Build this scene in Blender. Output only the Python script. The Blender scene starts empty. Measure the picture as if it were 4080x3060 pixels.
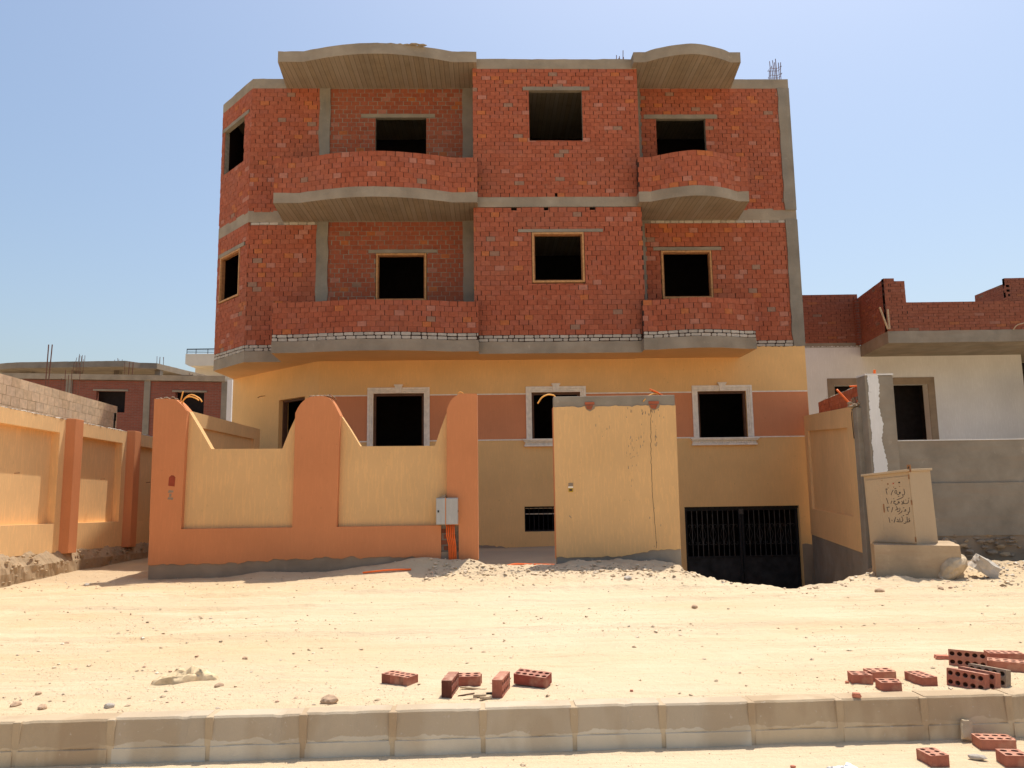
import bpy, bmesh, math, random
from mathutils import Vector, Matrix, noise, Euler
random.seed(7)
sc = bpy.context.scene
col = sc.collection
R = math.radians
RU = random.uniform

# ------------------------------------------------------------ materials
def newmat(name):
    m = bpy.data.materials.new(name); m.use_nodes = True
    nt = m.node_tree; nt.nodes.clear()
    out = nt.nodes.new('ShaderNodeOutputMaterial'); b = nt.nodes.new('ShaderNodeBsdfPrincipled')
    nt.links.new(b.outputs[0], out.inputs[0]); b.inputs['Roughness'].default_value = .9
    b.inputs['Specular IOR Level'].default_value = .2
    return m, nt, b
class N:
    """small node graph helper"""
    def __init__(s, nt): s.nt = nt
    def n(s, t, **k):
        x = s.nt.nodes.new(t)
        for a, v in k.items(): setattr(x, a, v)
        return x
    def l(s, a, b): s.nt.links.new(a, b)
    def coord(s, scale=(1, 1, 1), kind='Object'):
        m = s.n('ShaderNodeMapping'); m.inputs['Scale'].default_value = scale
        if kind == 'World': c = s.n('ShaderNodeNewGeometry').outputs['Position']
        else: c = s.n('ShaderNodeTexCoord').outputs[kind]
        s.l(c, m.inputs[0]); return m.outputs[0]
    def noise(s, vec, scale, detail=4, rough=.55):
        x = s.n('ShaderNodeTexNoise'); x.inputs['Scale'].default_value = scale; x.inputs['Detail'].default_value = detail
        x.inputs['Roughness'].default_value = rough; s.l(vec, x.inputs['Vector']); return x.outputs[0]
    def ramp(s, fac, stops):
        r = s.n('ShaderNodeValToRGB'); e = r.color_ramp.elements
        e[0].position, e[0].color = stops[0][0], (*stops[0][1], 1) if len(stops[0][1]) == 3 else stops[0][1]
        e[1].position, e[1].color = stops[-1][0], (*stops[-1][1], 1)
        for p, c in stops[1:-1]:
            q = e.new(p); q.color = (*c, 1)
        s.l(fac, r.inputs[0]); return r.outputs[0]
    def g(s, fac, a, b): return s.ramp(fac, [(a, (0, 0, 0)), (b, (1, 1, 1))])
    def rng(s, v, a, b):
        x = s.n('ShaderNodeMapRange'); s.l(v, x.inputs[0]); x.inputs[1].default_value = a; x.inputs[2].default_value = b; return x.outputs[0]
    def mix(s, fac, a, b, mode='MIX'):
        x = s.n('ShaderNodeMix', data_type='RGBA', blend_type=mode)
        for i, v in ((0, fac), (6, a), (7, b)):
            if hasattr(v, 'is_output'): s.l(v, x.inputs[i])
            elif i == 0: x.inputs[0].default_value = v
            else: x.inputs[i].default_value = (*v, 1)
        return x.outputs[2]
    def math(s, op, a, b=None):
        x = s.n('ShaderNodeMath', operation=op)
        for i, v in ((0, a), (1, b)):
            if v is None: continue
            if hasattr(v, 'is_output'): s.l(v, x.inputs[i])
            else: x.inputs[i].default_value = v
        return x.outputs[0]
    def bump(s, h, bsdf, strength=.4, dist=.01, normal=None):
        b = s.n('ShaderNodeBump'); b.inputs['Strength'].default_value = strength; b.inputs['Distance'].default_value = dist
        s.l(h, b.inputs['Height'])
        if normal is not None: s.l(normal, b.inputs['Normal'])
        s.l(b.outputs[0], bsdf.inputs['Normal']); return b.outputs[0]
def mul(c, k): return tuple(min(1, x*k) for x in c)

def plaster(name, c, dirt=(.30, .22, .15), amount=.35):
    m, nt, b = newmat(name); n = N(nt)
    v1 = n.coord((1, 1, 1)); vs = n.coord((8, 8, .9))
    a = n.noise(v1, .9, 5); st = n.noise(vs, 4.0, 6, .7); f = n.noise(v1, 60, 3)
    cc = n.mix(n.g(a, .3, .75), mul(c, .88), mul(c, 1.06))
    cc = n.mix(n.math('MULTIPLY', n.g(st, .52, .8), amount*.4), cc, mul(c, 1.16))
    cc = n.mix(n.math('MULTIPLY', n.g(st, .46, .2), amount*.35), cc, dirt)
    sp = n.noise(v1, 14, 2)
    cc = n.mix(n.math('MULTIPLY', n.g(sp, .68, .76), .3), cc, mul(c, .6))
    n.l(cc, b.inputs['Base Color'])
    n.bump(n.math('ADD', n.math('MULTIPLY', f, .5), n.math('MULTIPLY', st, .6)), b, .3, .004)
    return m
def concrete(name, c, boards=0, vert=False, warm=(.36, .27, .18)):
    m, nt, b = newmat(name); n = N(nt)
    v = n.coord(); vs = n.coord((.6, 1, 5) if not vert else (4, 4, .5))
    a = n.noise(v, 1.7, 6, .6); st = n.noise(vs, 2.2, 5, .6); f = n.noise(v, 45, 4)
    cc = n.mix(n.g(a, .3, .72), mul(c, .72), mul(c, 1.2))
    cc = n.mix(n.math('MULTIPLY', n.g(st, .45, .75), .5), cc, warm)
    cc = n.mix(n.math('MULTIPLY', n.g(n.noise(v, 7, 6, .7), .62, .72), .35), cc, mul(c, 1.7))
    h = n.math('MULTIPLY', f, .5)
    if boards:
        sx = n.n('ShaderNodeSeparateXYZ'); n.l(v, sx.inputs[0])
        t = n.math('MULTIPLY', sx.outputs[0], 1/boards)
        fl = n.math('FLOOR', t); fr = n.math('FRACT', t)
        w = n.n('ShaderNodeTexWhiteNoise', noise_dimensions='1D'); n.l(fl, w.inputs['W'])
        cc = n.mix(n.math('MULTIPLY', w.outputs[0], .75), cc, n.mix(w.outputs[0], (.24, .205, .165), (.36, .31, .25)))
        gr = n.noise(n.coord((60, 1.2, 1)), 1.0, 4)
        cc = n.mix(n.math('MULTIPLY', n.g(gr, .4, .75), .35), cc, (.19, .14, .095))
        line = n.math('GREATER_THAN', n.math('ABSOLUTE', n.math('SUBTRACT', fr, .5)), .465)
        cc = n.mix(n.math('MULTIPLY', line, .75), cc, (.10, .08, .055))
        h = n.math('SUBTRACT', n.math('ADD', h, n.math('MULTIPLY', w.outputs[0], .8)), line)
    n.l(cc, b.inputs['Base Color']); n.bump(h, b, .6, .008)
    return m
def brickmat(name, smear=.28, smearc=(.36, .21, .14)):
    m, nt, b = newmat(name); n = N(nt)
    at = n.n('ShaderNodeVertexColor'); at.layer_name = 'Col'
    v = n.coord()
    cc = n.mix(n.g(n.noise(v, 9, 4), .3, .7), at.outputs[0], at.outputs[0])
    cc = n.mix(.8, cc, n.mix(n.g(n.noise(v, 13, 5), .3, .75), (.62, .62, .62), (1.0, 1.0, 1.0)), 'MULTIPLY')
    cc = n.mix(n.math('MULTIPLY', n.g(n.noise(v, 5.5, 6, .7), .60, .68), smear), cc, smearc)
    cc = n.mix(n.math('MULTIPLY', n.g(n.noise(v, .8, 3), .45, .7), .25), cc, (.30, .13, .08))
    n.l(cc, b.inputs['Base Color']); n.bump(n.noise(v, 50, 4), b, .5, .006)
    return m
def simple(name, c, rough=.8, metal=0, var=.2, scale=8, bump=.2):
    m, nt, b = newmat(name); n = N(nt); v = n.coord()
    cc = n.mix(n.g(n.noise(v, scale, 5), .3, .7), mul(c, 1-var), mul(c, 1+var))
    n.l(cc, b.inputs['Base Color']); b.inputs['Roughness'].default_value = rough; b.inputs['Metallic'].default_value = metal
    n.bump(n.noise(v, 40, 3), b, bump, .004)
    return m
def attr_mat(name, rough=.9, scale=30):
    m, nt, b = newmat(name); n = N(nt); v = n.coord()
    at = n.n('ShaderNodeVertexColor'); at.layer_name = 'Col'
    cc = n.mix(.7, at.outputs[0], n.mix(n.g(n.noise(v, scale, 4), .3, .7), (.65, .65, .65), (1, 1, 1)), 'MULTIPLY')
    ge = n.n('ShaderNodeNewGeometry'); sx = n.n('ShaderNodeSeparateXYZ'); n.l(ge.outputs['True Normal'], sx.inputs[0])
    dust = n.math('MULTIPLY', n.rng(sx.outputs[2], .3, .9), n.g(n.noise(v, 28, 4), .3, .65))
    cc = n.mix(n.math('MULTIPLY', dust, .38), cc, (.70, .52, .36))
    cc = n.mix(n.math('MULTIPLY', n.g(n.noise(v, 11, 5), .52, .66), .30), cc, (.52, .36, .24))
    n.l(cc, b.inputs['Base Color']); n.bump(n.noise(v, 60, 3), b, .6, .004); b.inputs['Roughness'].default_value = rough
    return m
def bgbrick(name, c1, c2, mortar, w=.24, h=.07):
    m, nt, b = newmat(name); n = N(nt)
    tc = n.n('ShaderNodeTexCoord'); sx = n.n('ShaderNodeSeparateXYZ'); n.l(tc.outputs['Object'], sx.inputs[0])
    cb = n.n('ShaderNodeCombineXYZ'); n.l(n.math('ADD', sx.outputs[0], sx.outputs[1]), cb.inputs[0]); n.l(sx.outputs[2], cb.inputs[1])
    t = n.n('ShaderNodeTexBrick'); n.l(cb.outputs[0], t.inputs['Vector'])
    t.inputs['Scale'].default_value = 1; t.inputs['Brick Width'].default_value = w; t.inputs['Row Height'].default_value = h
    t.inputs['Mortar Size'].default_value = .008; t.inputs['Color1'].default_value = (*c1, 1); t.inputs['Color2'].default_value = (*c2, 1)
    t.inputs['Mortar'].default_value = (*mortar, 1)
    cc = n.mix(n.math('MULTIPLY', n.g(n.noise(tc.outputs['Object'], .9, 4), .4, .7), .4), t.outputs[0], mul(c1, .7))
    n.l(cc, b.inputs['Base Color']); n.bump(n.math('SUBTRACT', 1.0, t.outputs['Fac']), b, .6, .008)
    return m

YEL = (.80, .49, .215); ORA = (.66, .26, .11)
M = {}
M['yellow'] = plaster('yellow_plaster', YEL)
M['house_yellow'] = plaster('house_yellow_plaster', (.86, .52, .21), amount=.2)
M['yellow_lit'] = plaster('lit_yellow_plaster', (.92, .58, .27))  # yellow plaster lightened, bounce and sunlight painted into its colour
M['orange'] = plaster('orange_plaster', ORA, (.35, .12, .05), .22)
M['house_orange'] = plaster('house_orange_plaster', (.68, .27, .125), (.3, .1, .05), .15)
M['soffit'] = plaster('soffit_plaster', (.72, .44, .21), amount=.15)
M['white_plaster'] = plaster('white_plaster', (.80, .79, .77), (.45, .42, .38), .3)
M['moulding'] = simple('moulding_plaster', (.84, .75, .62), .8, var=.12, scale=12)
M['conc'] = concrete('beam_concrete', (.34, .285, .215))
M['concv'] = concrete('column_concrete', (.27, .24, .195), vert=True, warm=(.30, .24, .17))
M['board'] = concrete('board_marked_concrete', (.33, .27, .195), boards=.105)
M['render'] = concrete('cement_render', (.30, .26, .205), warm=(.30, .22, .15))
M['kerb'] = concrete('kerb_concrete', (.50, .44, .35), warm=(.50, .35, .20))
def kerbmat(name, c, stain, k):
    m, nt, b = newmat(name); n = N(nt); v = n.coord((1, 1, 1), 'World')
    sx = n.n('ShaderNodeSeparateXYZ'); n.l(v, sx.inputs[0])
    low = n.g(n.math('ADD', sx.outputs[2], n.math('MULTIPLY', n.noise(v, 5, 4), .12)), .20, .14)
    cc = n.mix(n.g(n.noise(v, 2.2, 5), .3, .7), mul(c, .85), mul(c, 1.12))
    cc = n.mix(n.math('MULTIPLY', n.g(n.noise(n.coord((1, 1, .5), 'World'), 2.6, 4, .5), .50, .60), k), cc, stain)
    cc = n.mix(n.math('MULTIPLY', low, .55), cc, (.40, .29, .18))
    cc = n.mix(n.math('MULTIPLY', n.g(n.noise(v, 38, 3), .66, .72), .5), cc, (.60, .52, .42))
    n.l(cc, b.inputs['Base Color']); n.bump(n.math('ADD', n.noise(v, 120, 4), n.noise(v, 14, 4)), b, .5, .004); return m
M['kerb'] = kerbmat('kerb_concrete', (.64, .56, .43), (.47, .37, .25), .6)
M['kerb_tan'] = kerbmat('stained_kerb_concrete', (.60, .475, .315), (.42, .30, .185), .85)
M['grey_base'] = concrete('grey_plinth', (.31, .235, .165))
M['brick'] = brickmat('red_brick')
M['blockmat'] = brickmat('tan_block', .2, (.5, .36, .22))
M['whitebrick'] = attr_mat('white_brick', scale=20)
M['mortar_dark'] = simple('dark_joint', (.055, .03, .024), var=.4, scale=20)
M['mortar'] = simple('grey_mortar', (.27, .23, .18), var=.25, scale=15)
M['lintel'] = concrete('lintel_concrete', (.29, .25, .195))
M['wood'] = simple('window_frame_wood', (.52, .27, .11), .6, var=.25, scale=14)
M['darkwood'] = simple('dark_frame_wood', (.12, .06, .035), .6)
M['dark'] = simple('dark_interior', (.022, .018, .018), .95)  # room darkness painted in as a near-black colour
M['stonebase'] = concrete('rough_wall_foot', (.40, .29, .18), warm=(.42, .28, .15))
M['iron'] = simple('black_iron', (.022, .022, .024), .5, .3, var=.4, scale=20)
M['ironsheet'] = simple('black_gate_sheet', (.028, .028, .030), .55, .2, var=.5, scale=5)
M['rebar'] = simple('rusty_rebar', (.16, .075, .05), .8)
M['conduit'] = simple('orange_conduit', (.85, .16, .03), .45, var=.15)
M['conduit_y'] = simple('faded_orange_conduit', (.88, .42, .10), .45, var=.15)
M['cab'] = plaster('cabinet_paint', (.52, .39, .25), (.35, .2, .1), .15)
M['metalbox'] = plaster('grey_box_paint', (.50, .49, .46), (.2, .18, .16), .35)
M['ink'] = simple('marker_ink', (.02, .022, .03), .6)
M['red'] = simple('red_lamp', (.45, .08, .05), .4)
M['rust'] = simple('rusty_metal', (.30, .15, .07), .8, var=.4, scale=20)
M['rock'] = simple('pale_rock', (.52, .40, .26), .95, var=.3, scale=6, bump=.8)
M['rockgrey'] = simple('grey_rock', (.46, .40, .33), .95, var=.3, scale=6, bump=.8)
M['attr'] = attr_mat('rubble', scale=25)
M['cloth'] = simple('pale_cloth', (.70, .53, .32), .9, var=.3, scale=12)
M['plastic'] = simple('white_plastic', (.85, .85, .85), .4)
M['pipe_black'] = simple('black_cable', (.03, .03, .03), .5)
M['bgbrick'] = bgbrick('far_brick', (.29, .092, .06), (.23, .075, .05), (.22, .14, .11))

def sandmat():
    m, nt, b = newmat('sand'); n = N(nt); v = n.coord()
    a = n.noise(v, .35, 5, .6); c = n.noise(v, 3.5, 6, .65); st = n.noise(n.coord((.45, 3.5, 1)), 1.3, 6, .6); fine = n.noise(v, 70, 5, .7)
    cc = n.mix(n.g(a, .35, .68), (.70, .535, .33), (.80, .65, .45))
    cc = n.mix(n.math('MULTIPLY', n.g(st, .48, .70), .55), cc, (.82, .70, .53))
    cc = n.mix(n.math('MULTIPLY', n.g(st, .46, .30), .45), cc, (.62, .455, .27))
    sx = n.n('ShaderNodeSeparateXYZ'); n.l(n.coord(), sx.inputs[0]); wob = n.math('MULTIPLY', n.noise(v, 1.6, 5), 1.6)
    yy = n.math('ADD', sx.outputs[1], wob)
    churn_shade = n.math('MULTIPLY', n.rng(n.math('ADD', sx.outputs[1], n.math('MULTIPLY', n.noise(v, 2.2, 6, .7), 3.0)), 11.3, 12.4), .55)
    cc = n.mix(churn_shade, cc, (.44, .32, .20))  # brown of churned sand, with wall-foot shade painted in
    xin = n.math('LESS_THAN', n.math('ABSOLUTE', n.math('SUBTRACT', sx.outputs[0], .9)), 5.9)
    cc = n.mix(n.math('MULTIPLY', n.math('MULTIPLY', n.rng(yy, 11.7, 12.0), xin), .9), cc, (.25, .18, .12))  # yard sand painted dark brown to deepen the house shadow
    cc = n.mix(n.math('MULTIPLY', n.g(n.noise(n.coord((.35, 1.1, 1)), .9, 5, .6), .50, .66), .62), cc, (.66, .46, .24))
    cc = n.mix(n.math('MULTIPLY', n.rng(n.math('ABSOLUTE', n.math('ADD', sx.outputs[0], -.6)), 4.0, .5), .35), cc, (.86, .74, .56))
    rut = n.noise(n.coord((.5, 7, 1)), 1.6, 7, .65)
    cc = n.mix(n.math('MULTIPLY', n.g(rut, .56, .68), .4), cc, (.56, .42, .26))
    cc = n.mix(n.math('MULTIPLY', n.g(c, .62, .72), .35), cc, (.60, .45, .29))
    cc = n.mix(n.math('MULTIPLY', n.g(fine, .36, .27), .4), cc, (.45, .33, .2))
    cc = n.mix(n.math('MULTIPLY', n.g(fine, .62, .75), .4), cc, (.85, .75, .6))
    n.l(cc, b.inputs['Base Color'])
    h = n.math('ADD', n.math('MULTIPLY', fine, .35), n.math('ADD', n.math('MULTIPLY', c, .8), n.math('ADD', n.math('MULTIPLY', rut, 1.6), n.math('MULTIPLY', n.noise(v, 18, 5, .7), .9))))
    n.bump(h, b, .7, .028); b.inputs['Specular IOR Level'].default_value = .05
    return m
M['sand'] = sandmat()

# ------------------------------------------------------------ mesh helpers
class MB:
    def __init__(s): s.v = []; s.f = []; s.mi = []; s.c = []; s.mats = []
    def m(s, mat):
        if mat not in s.mats: s.mats.append(mat)
        return s.mats.index(mat)
    def face(s, pts, mat, c=(1, 1, 1)):
        i = len(s.v); s.v += [tuple(p) for p in pts]; s.f.append(tuple(range(i, i+len(pts)))); s.mi.append(s.m(mat)); s.c.append(c)
    def mesh(s, vs, fs, mat, c=(1, 1, 1)):
        i = len(s.v); s.v += [tuple(p) for p in vs]; k = s.m(mat)
        for f in fs: s.f.append(tuple(i+j for j in f)); s.mi.append(k); s.c.append(c)
    def hexa(s, p, mat, c=(1, 1, 1)):      # p: 4 bottom (ccw from above), 4 top
        s.mesh(p, [(3, 2, 1, 0), (4, 5, 6, 7), (0, 1, 5, 4), (1, 2, 6, 5), (2, 3, 7, 6), (3, 0, 4, 7)], mat, c)
    def box(s, x0, x1, y0, y1, z0, z1, mat, c=(1, 1, 1), T=None):
        p = [(x0, y0, z0), (x1, y0, z0), (x1, y1, z0), (x0, y1, z0), (x0, y0, z1), (x1, y0, z1), (x1, y1, z1), (x0, y1, z1)]
        if T is not None: p = [T @ Vector(q) for q in p]
        s.hexa(p, mat, c)
    def prism(s, poly, z0, z1, mat, matside=None, mattop=None):  # plan polygon ccw
        n = len(poly)
        vs = [(x, y, z0) for x, y in poly]+[(x, y, z1) for x, y in poly]
        s.mesh(vs, [tuple(range(n-1, -1, -1))], mat)
        s.mesh(vs, [tuple(range(n, 2*n))], mattop or matside or mat)
        s.mesh(vs, [(i, (i+1) % n, n+(i+1) % n, n+i) for i in range(n)], matside or mat)
    def prismy(s, poly, y0, y1, mat, c=(1, 1, 1)):   # polygon in xz (ccw seen from -y), extruded along y
        n = len(poly)
        vs = [(x, y0, z) for x, z in poly]+[(x, y1, z) for x, z in poly]
        s.mesh(vs, [tuple(range(n)), tuple(range(2*n-1, n-1, -1))], mat, c)
        s.mesh(vs, [(i, n+i, n+(i+1) % n, (i+1) % n) for i in range(n)], mat, c)
    def tube(s, pts, r, mat, n=8, r1=None, c=(1, 1, 1)):
        pts = [Vector(p) for p in pts]; rings = []; base = len(s.v); k = s.m(mat)
        up = Vector((0, 0, 1))
        for i, p in enumerate(pts):
            d = (pts[min(i+1, len(pts)-1)]-pts[max(i-1, 0)]).normalized()
            a = d.cross(up if abs(d.z) < .95 else Vector((1, 0, 0))).normalized(); b = d.cross(a)
            rr = r if r1 is None else r+(r1-r)*i/(len(pts)-1)
            for j in range(n):
                t = 2*math.pi*j/n; s.v.append(tuple(p+a*math.cos(t)*rr+b*math.sin(t)*rr))
        for i in range(len(pts)-1):
            for j in range(n):
                s.f.append((base+i*n+j, base+i*n+(j+1) % n, base+(i+1)*n+(j+1) % n, base+(i+1)*n+j)); s.mi.append(k); s.c.append(c)
        s.f.append(tuple(base+j for j in range(n))[::-1]); s.mi.append(k); s.c.append(c)
        s.f.append(tuple(base+(len(pts)-1)*n+j for j in range(n))); s.mi.append(k); s.c.append(c)
    def build(s, name, parent=None, off=(0, 0, 0), smooth=False, bevel=0, T=None, color=False):
        me = bpy.data.meshes.new(name)
        o = Vector(off)
        me.from_pydata([(T @ Vector(p) if T is not None else Vector(p))-o for p in s.v], [], s.f)
        for m in s.mats: me.materials.append(M[m])
        me.polygons.foreach_set('material_index', s.mi)
        if color or any(k in ('brick', 'blockmat', 'whitebrick', 'attr') for k in s.mats):
            ca = me.color_attributes.new('Col', 'FLOAT_COLOR', 'CORNER')
            buf = []
            for f, c in zip(s.f, s.c): buf += list((*c, 1))*len(f)
            ca.data.foreach_set('color', buf)
        me.validate(); me.update()
        if smooth: me.shade_smooth()
        ob = bpy.data.objects.new(name, me); col.objects.link(ob)
        if parent is not None: ob.parent = parent
        if bevel:
            bv = ob.modifiers.new('edge', 'BEVEL'); bv.width = bevel; bv.segments = 2; bv.limit_method = 'ANGLE'; bv.angle_limit = R(50)
        return ob
def tag(o, label=None, cat=None, group=None, kind=None):
    if label: o['label'] = label
    if cat: o['category'] = cat
    if group: o['group'] = group
    if kind: o['kind'] = kind
    return o
def empty(name, loc, label, cat, group=None, rz=0):
    o = bpy.data.objects.new(name, None); col.objects.link(o); o.location = loc; o.rotation_euler = (0, 0, rz)
    o.empty_display_size = .3
    return tag(o, label, cat, group)

class Path:
    def __init__(s, pts):
        s.p = [Vector(q) for q in pts]; s.cum = [0]
        for a, b in zip(s.p, s.p[1:]): s.cum.append(s.cum[-1]+(b-a).length)
        s.L = s.cum[-1]
    def __call__(s, t, d, z):
        i = 0
        while i < len(s.p)-2 and t > s.cum[i+1]: i += 1
        a, b = s.p[i], s.p[i+1]; u = (b-a).normalized(); q = a+u*(t-s.cum[i]); n = Vector((u.y, -u.x))
        return (q.x+n.x*d, q.y+n.y*d, z)

def wall(mb, P, s0, s1, z0, z1, d0, d1, holes, mat, matside=None, ns=1):
    """slab wall: d0 = inner offset, d1 = outer offset; holes (s0,s1,z0,z1)"""
    S = sorted({s0, s1, *[min(max(h[i], s0), s1) for h in holes for i in (0, 1)], *[s0+(s1-s0)*i/ns for i in range(ns)]})
    if isinstance(P, Path): S = sorted(set(S) | {c for c in P.cum if s0 < c < s1})
    Z = sorted({z0, z1, *[min(max(h[i], z0), z1) for h in holes for i in (2, 3)]})
    def solid(i, j):
        if i < 0 or j < 0 or i >= len(S)-1 or j >= len(Z)-1: return False
        a, b = (S[i]+S[i+1])/2, (Z[j]+Z[j+1])/2
        return not any(h[0] < a < h[1] and h[2] < b < h[3] for h in holes)
    ms = matside or mat
    for i in range(len(S)-1):
        for j in range(len(Z)-1):
            if not solid(i, j): continue
            a, b, c, d = S[i], S[i+1], Z[j], Z[j+1]
            mb.face([P(a, d1, c), P(b, d1, c), P(b, d1, d), P(a, d1, d)], mat)
            mb.face([P(b, d0, c), P(a, d0, c), P(a, d0, d), P(b, d0, d)], ms)
            if not solid(i-1, j): mb.face([P(a, d0, c), P(a, d1, c), P(a, d1, d), P(a, d0, d)], ms)
            if not solid(i+1, j): mb.face([P(b, d1, c), P(b, d0, c), P(b, d0, d), P(b, d1, d)], ms)
            if not solid(i, j-1): mb.face([P(a, d0, c), P(b, d0, c), P(b, d1, c), P(a, d1, c)], ms)
            if not solid(i, j+1): mb.face([P(a, d1, d), P(b, d1, d), P(b, d0, d), P(a, d0, d)], ms)

REDS = [(.47, .130, .066), (.45, .122, .062), (.48, .136, .070), (.435, .118, .060), (.49, .146, .078), (.46, .136, .078)]
TANS = [(.92, .68, .44), (.89, .65, .42), (.93, .69, .46), (.86, .62, .39)]
def brickc():
    r = random.random()
    if r < .012: return (.38, .22, .15)
    if r < .045: return (.58, .18, .065)
    if r < .075: return (.54, .22, .15)
    c = random.choice(REDS); k = RU(.96, 1.04); return mul(c, k)
def brickwall(mb, P, s0, s1, z0, z1, holes=(), course=.1, blen=.196, jv=.010, jh=.0035, depth=.1, colf=brickc, mat='brick',
              back='mortar_dark', recess=.02, backd=.12, jit=.004, miss=0., top=None):
    wall(mb, P, s0, s1, z0, z1, -backd, -recess, list(holes), back)
    nr = max(1, round((z1-z0)/course)); ch = (z1-z0)/nr; ph = RU(0, blen)
    for r in range(nr):
        zb, zt = z0+r*ch, z0+(r+1)*ch
        off = (r % 2)*blen/2+RU(-.012, .012)-ph; n_ = int((s1-s0)/blen)+5
        rj = [(RU(-jit, jit), colf(), RU(-.012, .012), RU(.4, 1.9)) for _ in range(n_)]
        for k in range(math.floor(-off/blen)-1, n_):
            q, q2 = rj[k % n_], rj[(k+1) % n_]; j, cc, e, w = q
            x0 = max(s0, s0+off+k*blen+q[2]); x1 = min(s1, s0+off+(k+1)*blen+q2[2])
            if x1-x0 < .03 or (miss and random.random() < miss): continue
            rel = [h for h in holes if h[0] < x1 and h[1] > x0 and h[2] < zt and h[3] > zb]
            cuts = sorted({zb, zt, *[h[t] for h in rel for t in (2, 3) if zb+.004 < h[t] < zt-.004]})
            for ca, cb in zip(cuts, cuts[1:]):
                if cb-ca < .015: continue
                mid = (ca+cb)/2; iv = [(x0, x1)]
                for h in rel:
                    if h[2] < mid < h[3]:
                        ni = []
                        for a, b in iv:
                            if h[1] <= a or h[0] >= b: ni.append((a, b)); continue
                            if h[0] > a: ni.append((a, h[0]))
                            if h[1] < b: ni.append((h[1], b))
                        iv = ni
                for a, b in iv:
                    if b-a < .02: continue
                    g0 = jv*w/2 if a == x0 and a > s0+.001 else 0; g1 = jv*w/2 if b == x1 and b < s1-.001 else 0
                    zz0 = ca+jh*RU(.1, .9); zz1 = cb-jh*RU(.1, .9); tl = RU(-.0015, .0015); p0, p1 = a+g0, b-g1
                    mb.hexa([P(p0, j, zz0-tl), P(p1, j, zz0+tl), P(p1, -depth, zz0+tl), P(p0, -depth, zz0-tl),
                             P(p0, j, zz1-tl), P(p1, j, zz1+tl), P(p1, -depth, zz1+tl), P(p0, -depth, zz1-tl)], mat, cc)
def whitec():
    k = RU(.82, 1.1); return mul((.56, .50, .42), k)
def whiterow(mb, P, s0, s1, z0, z1, rows=2, skip=0, back='mortar_dark'):
    wall(mb, P, s0, s1, z0, z1, -.12, -.02 if back == 'mortar_dark' else -.008, [], back)
    ch = (z1-z0)/rows
    for r in range(rows):
        x = s0+(r % 2)*.1
        if r % 2 and x-s0 > .05: pieces = [(s0, x)]
        else: pieces = []
        while x < s1:
            L = random.choice([.2, .19, .21, .21, .12, .2]); pieces.append((x, min(x+L, s1))); x += L
        for a, b in pieces:
            if b-a < .035 or random.random() < skip: continue
            a += RU(.006, .012); b -= RU(.006, .012); zb = z0+r*ch+RU(.004, .012); zt = z0+(r+1)*ch-RU(.004, .012); cr = .012; j = RU(-.003, .005); c = whitec()
            poly = [(a+cr, zb), (b-cr*RU(.5, 1.6), zb), (b, zb+cr), (b, zt-cr), (b-cr, zt), (a+cr*RU(.5, 1.8), zt), (a, zt-cr), (a, zb+cr)]
            n = 8; vs = [P(q[0], j, q[1]) for q in poly]+[P(q[0], -.08, q[1]) for q in poly]
            mb.mesh(vs, [tuple(range(n))]+[(i, n+i, n+(i+1) % n, (i+1) % n) for i in range(n)], 'whitebrick', c)

def lump(mb, c, size, mat, col_=(1, 1, 1), seed=0, sub=1, squash=1, T=None):
    """irregular stone"""
    bm = bmesh.new(); bmesh.ops.create_icosphere(bm, subdivisions=sub, radius=1)
    sv = Vector((seed*3.1, seed*1.7, seed*.9)); rot = Euler((RU(0, 6), RU(0, 6), RU(0, 6))).to_matrix()
    vs = []
    for v in bm.verts:
        p = v.co.copy(); p *= 1+.38*noise.noise(p*1.1+sv)+.16*noise.noise(p*3+sv); p = rot @ p
        p = Vector((p.x*size[0], p.y*size[1], p.z*size[2]*squash)); vs.append(Vector(c)+p)
    mb.mesh(vs, [tuple(v.index for v in f.verts) for f in bm.faces], mat, col_); bm.free()

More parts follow.
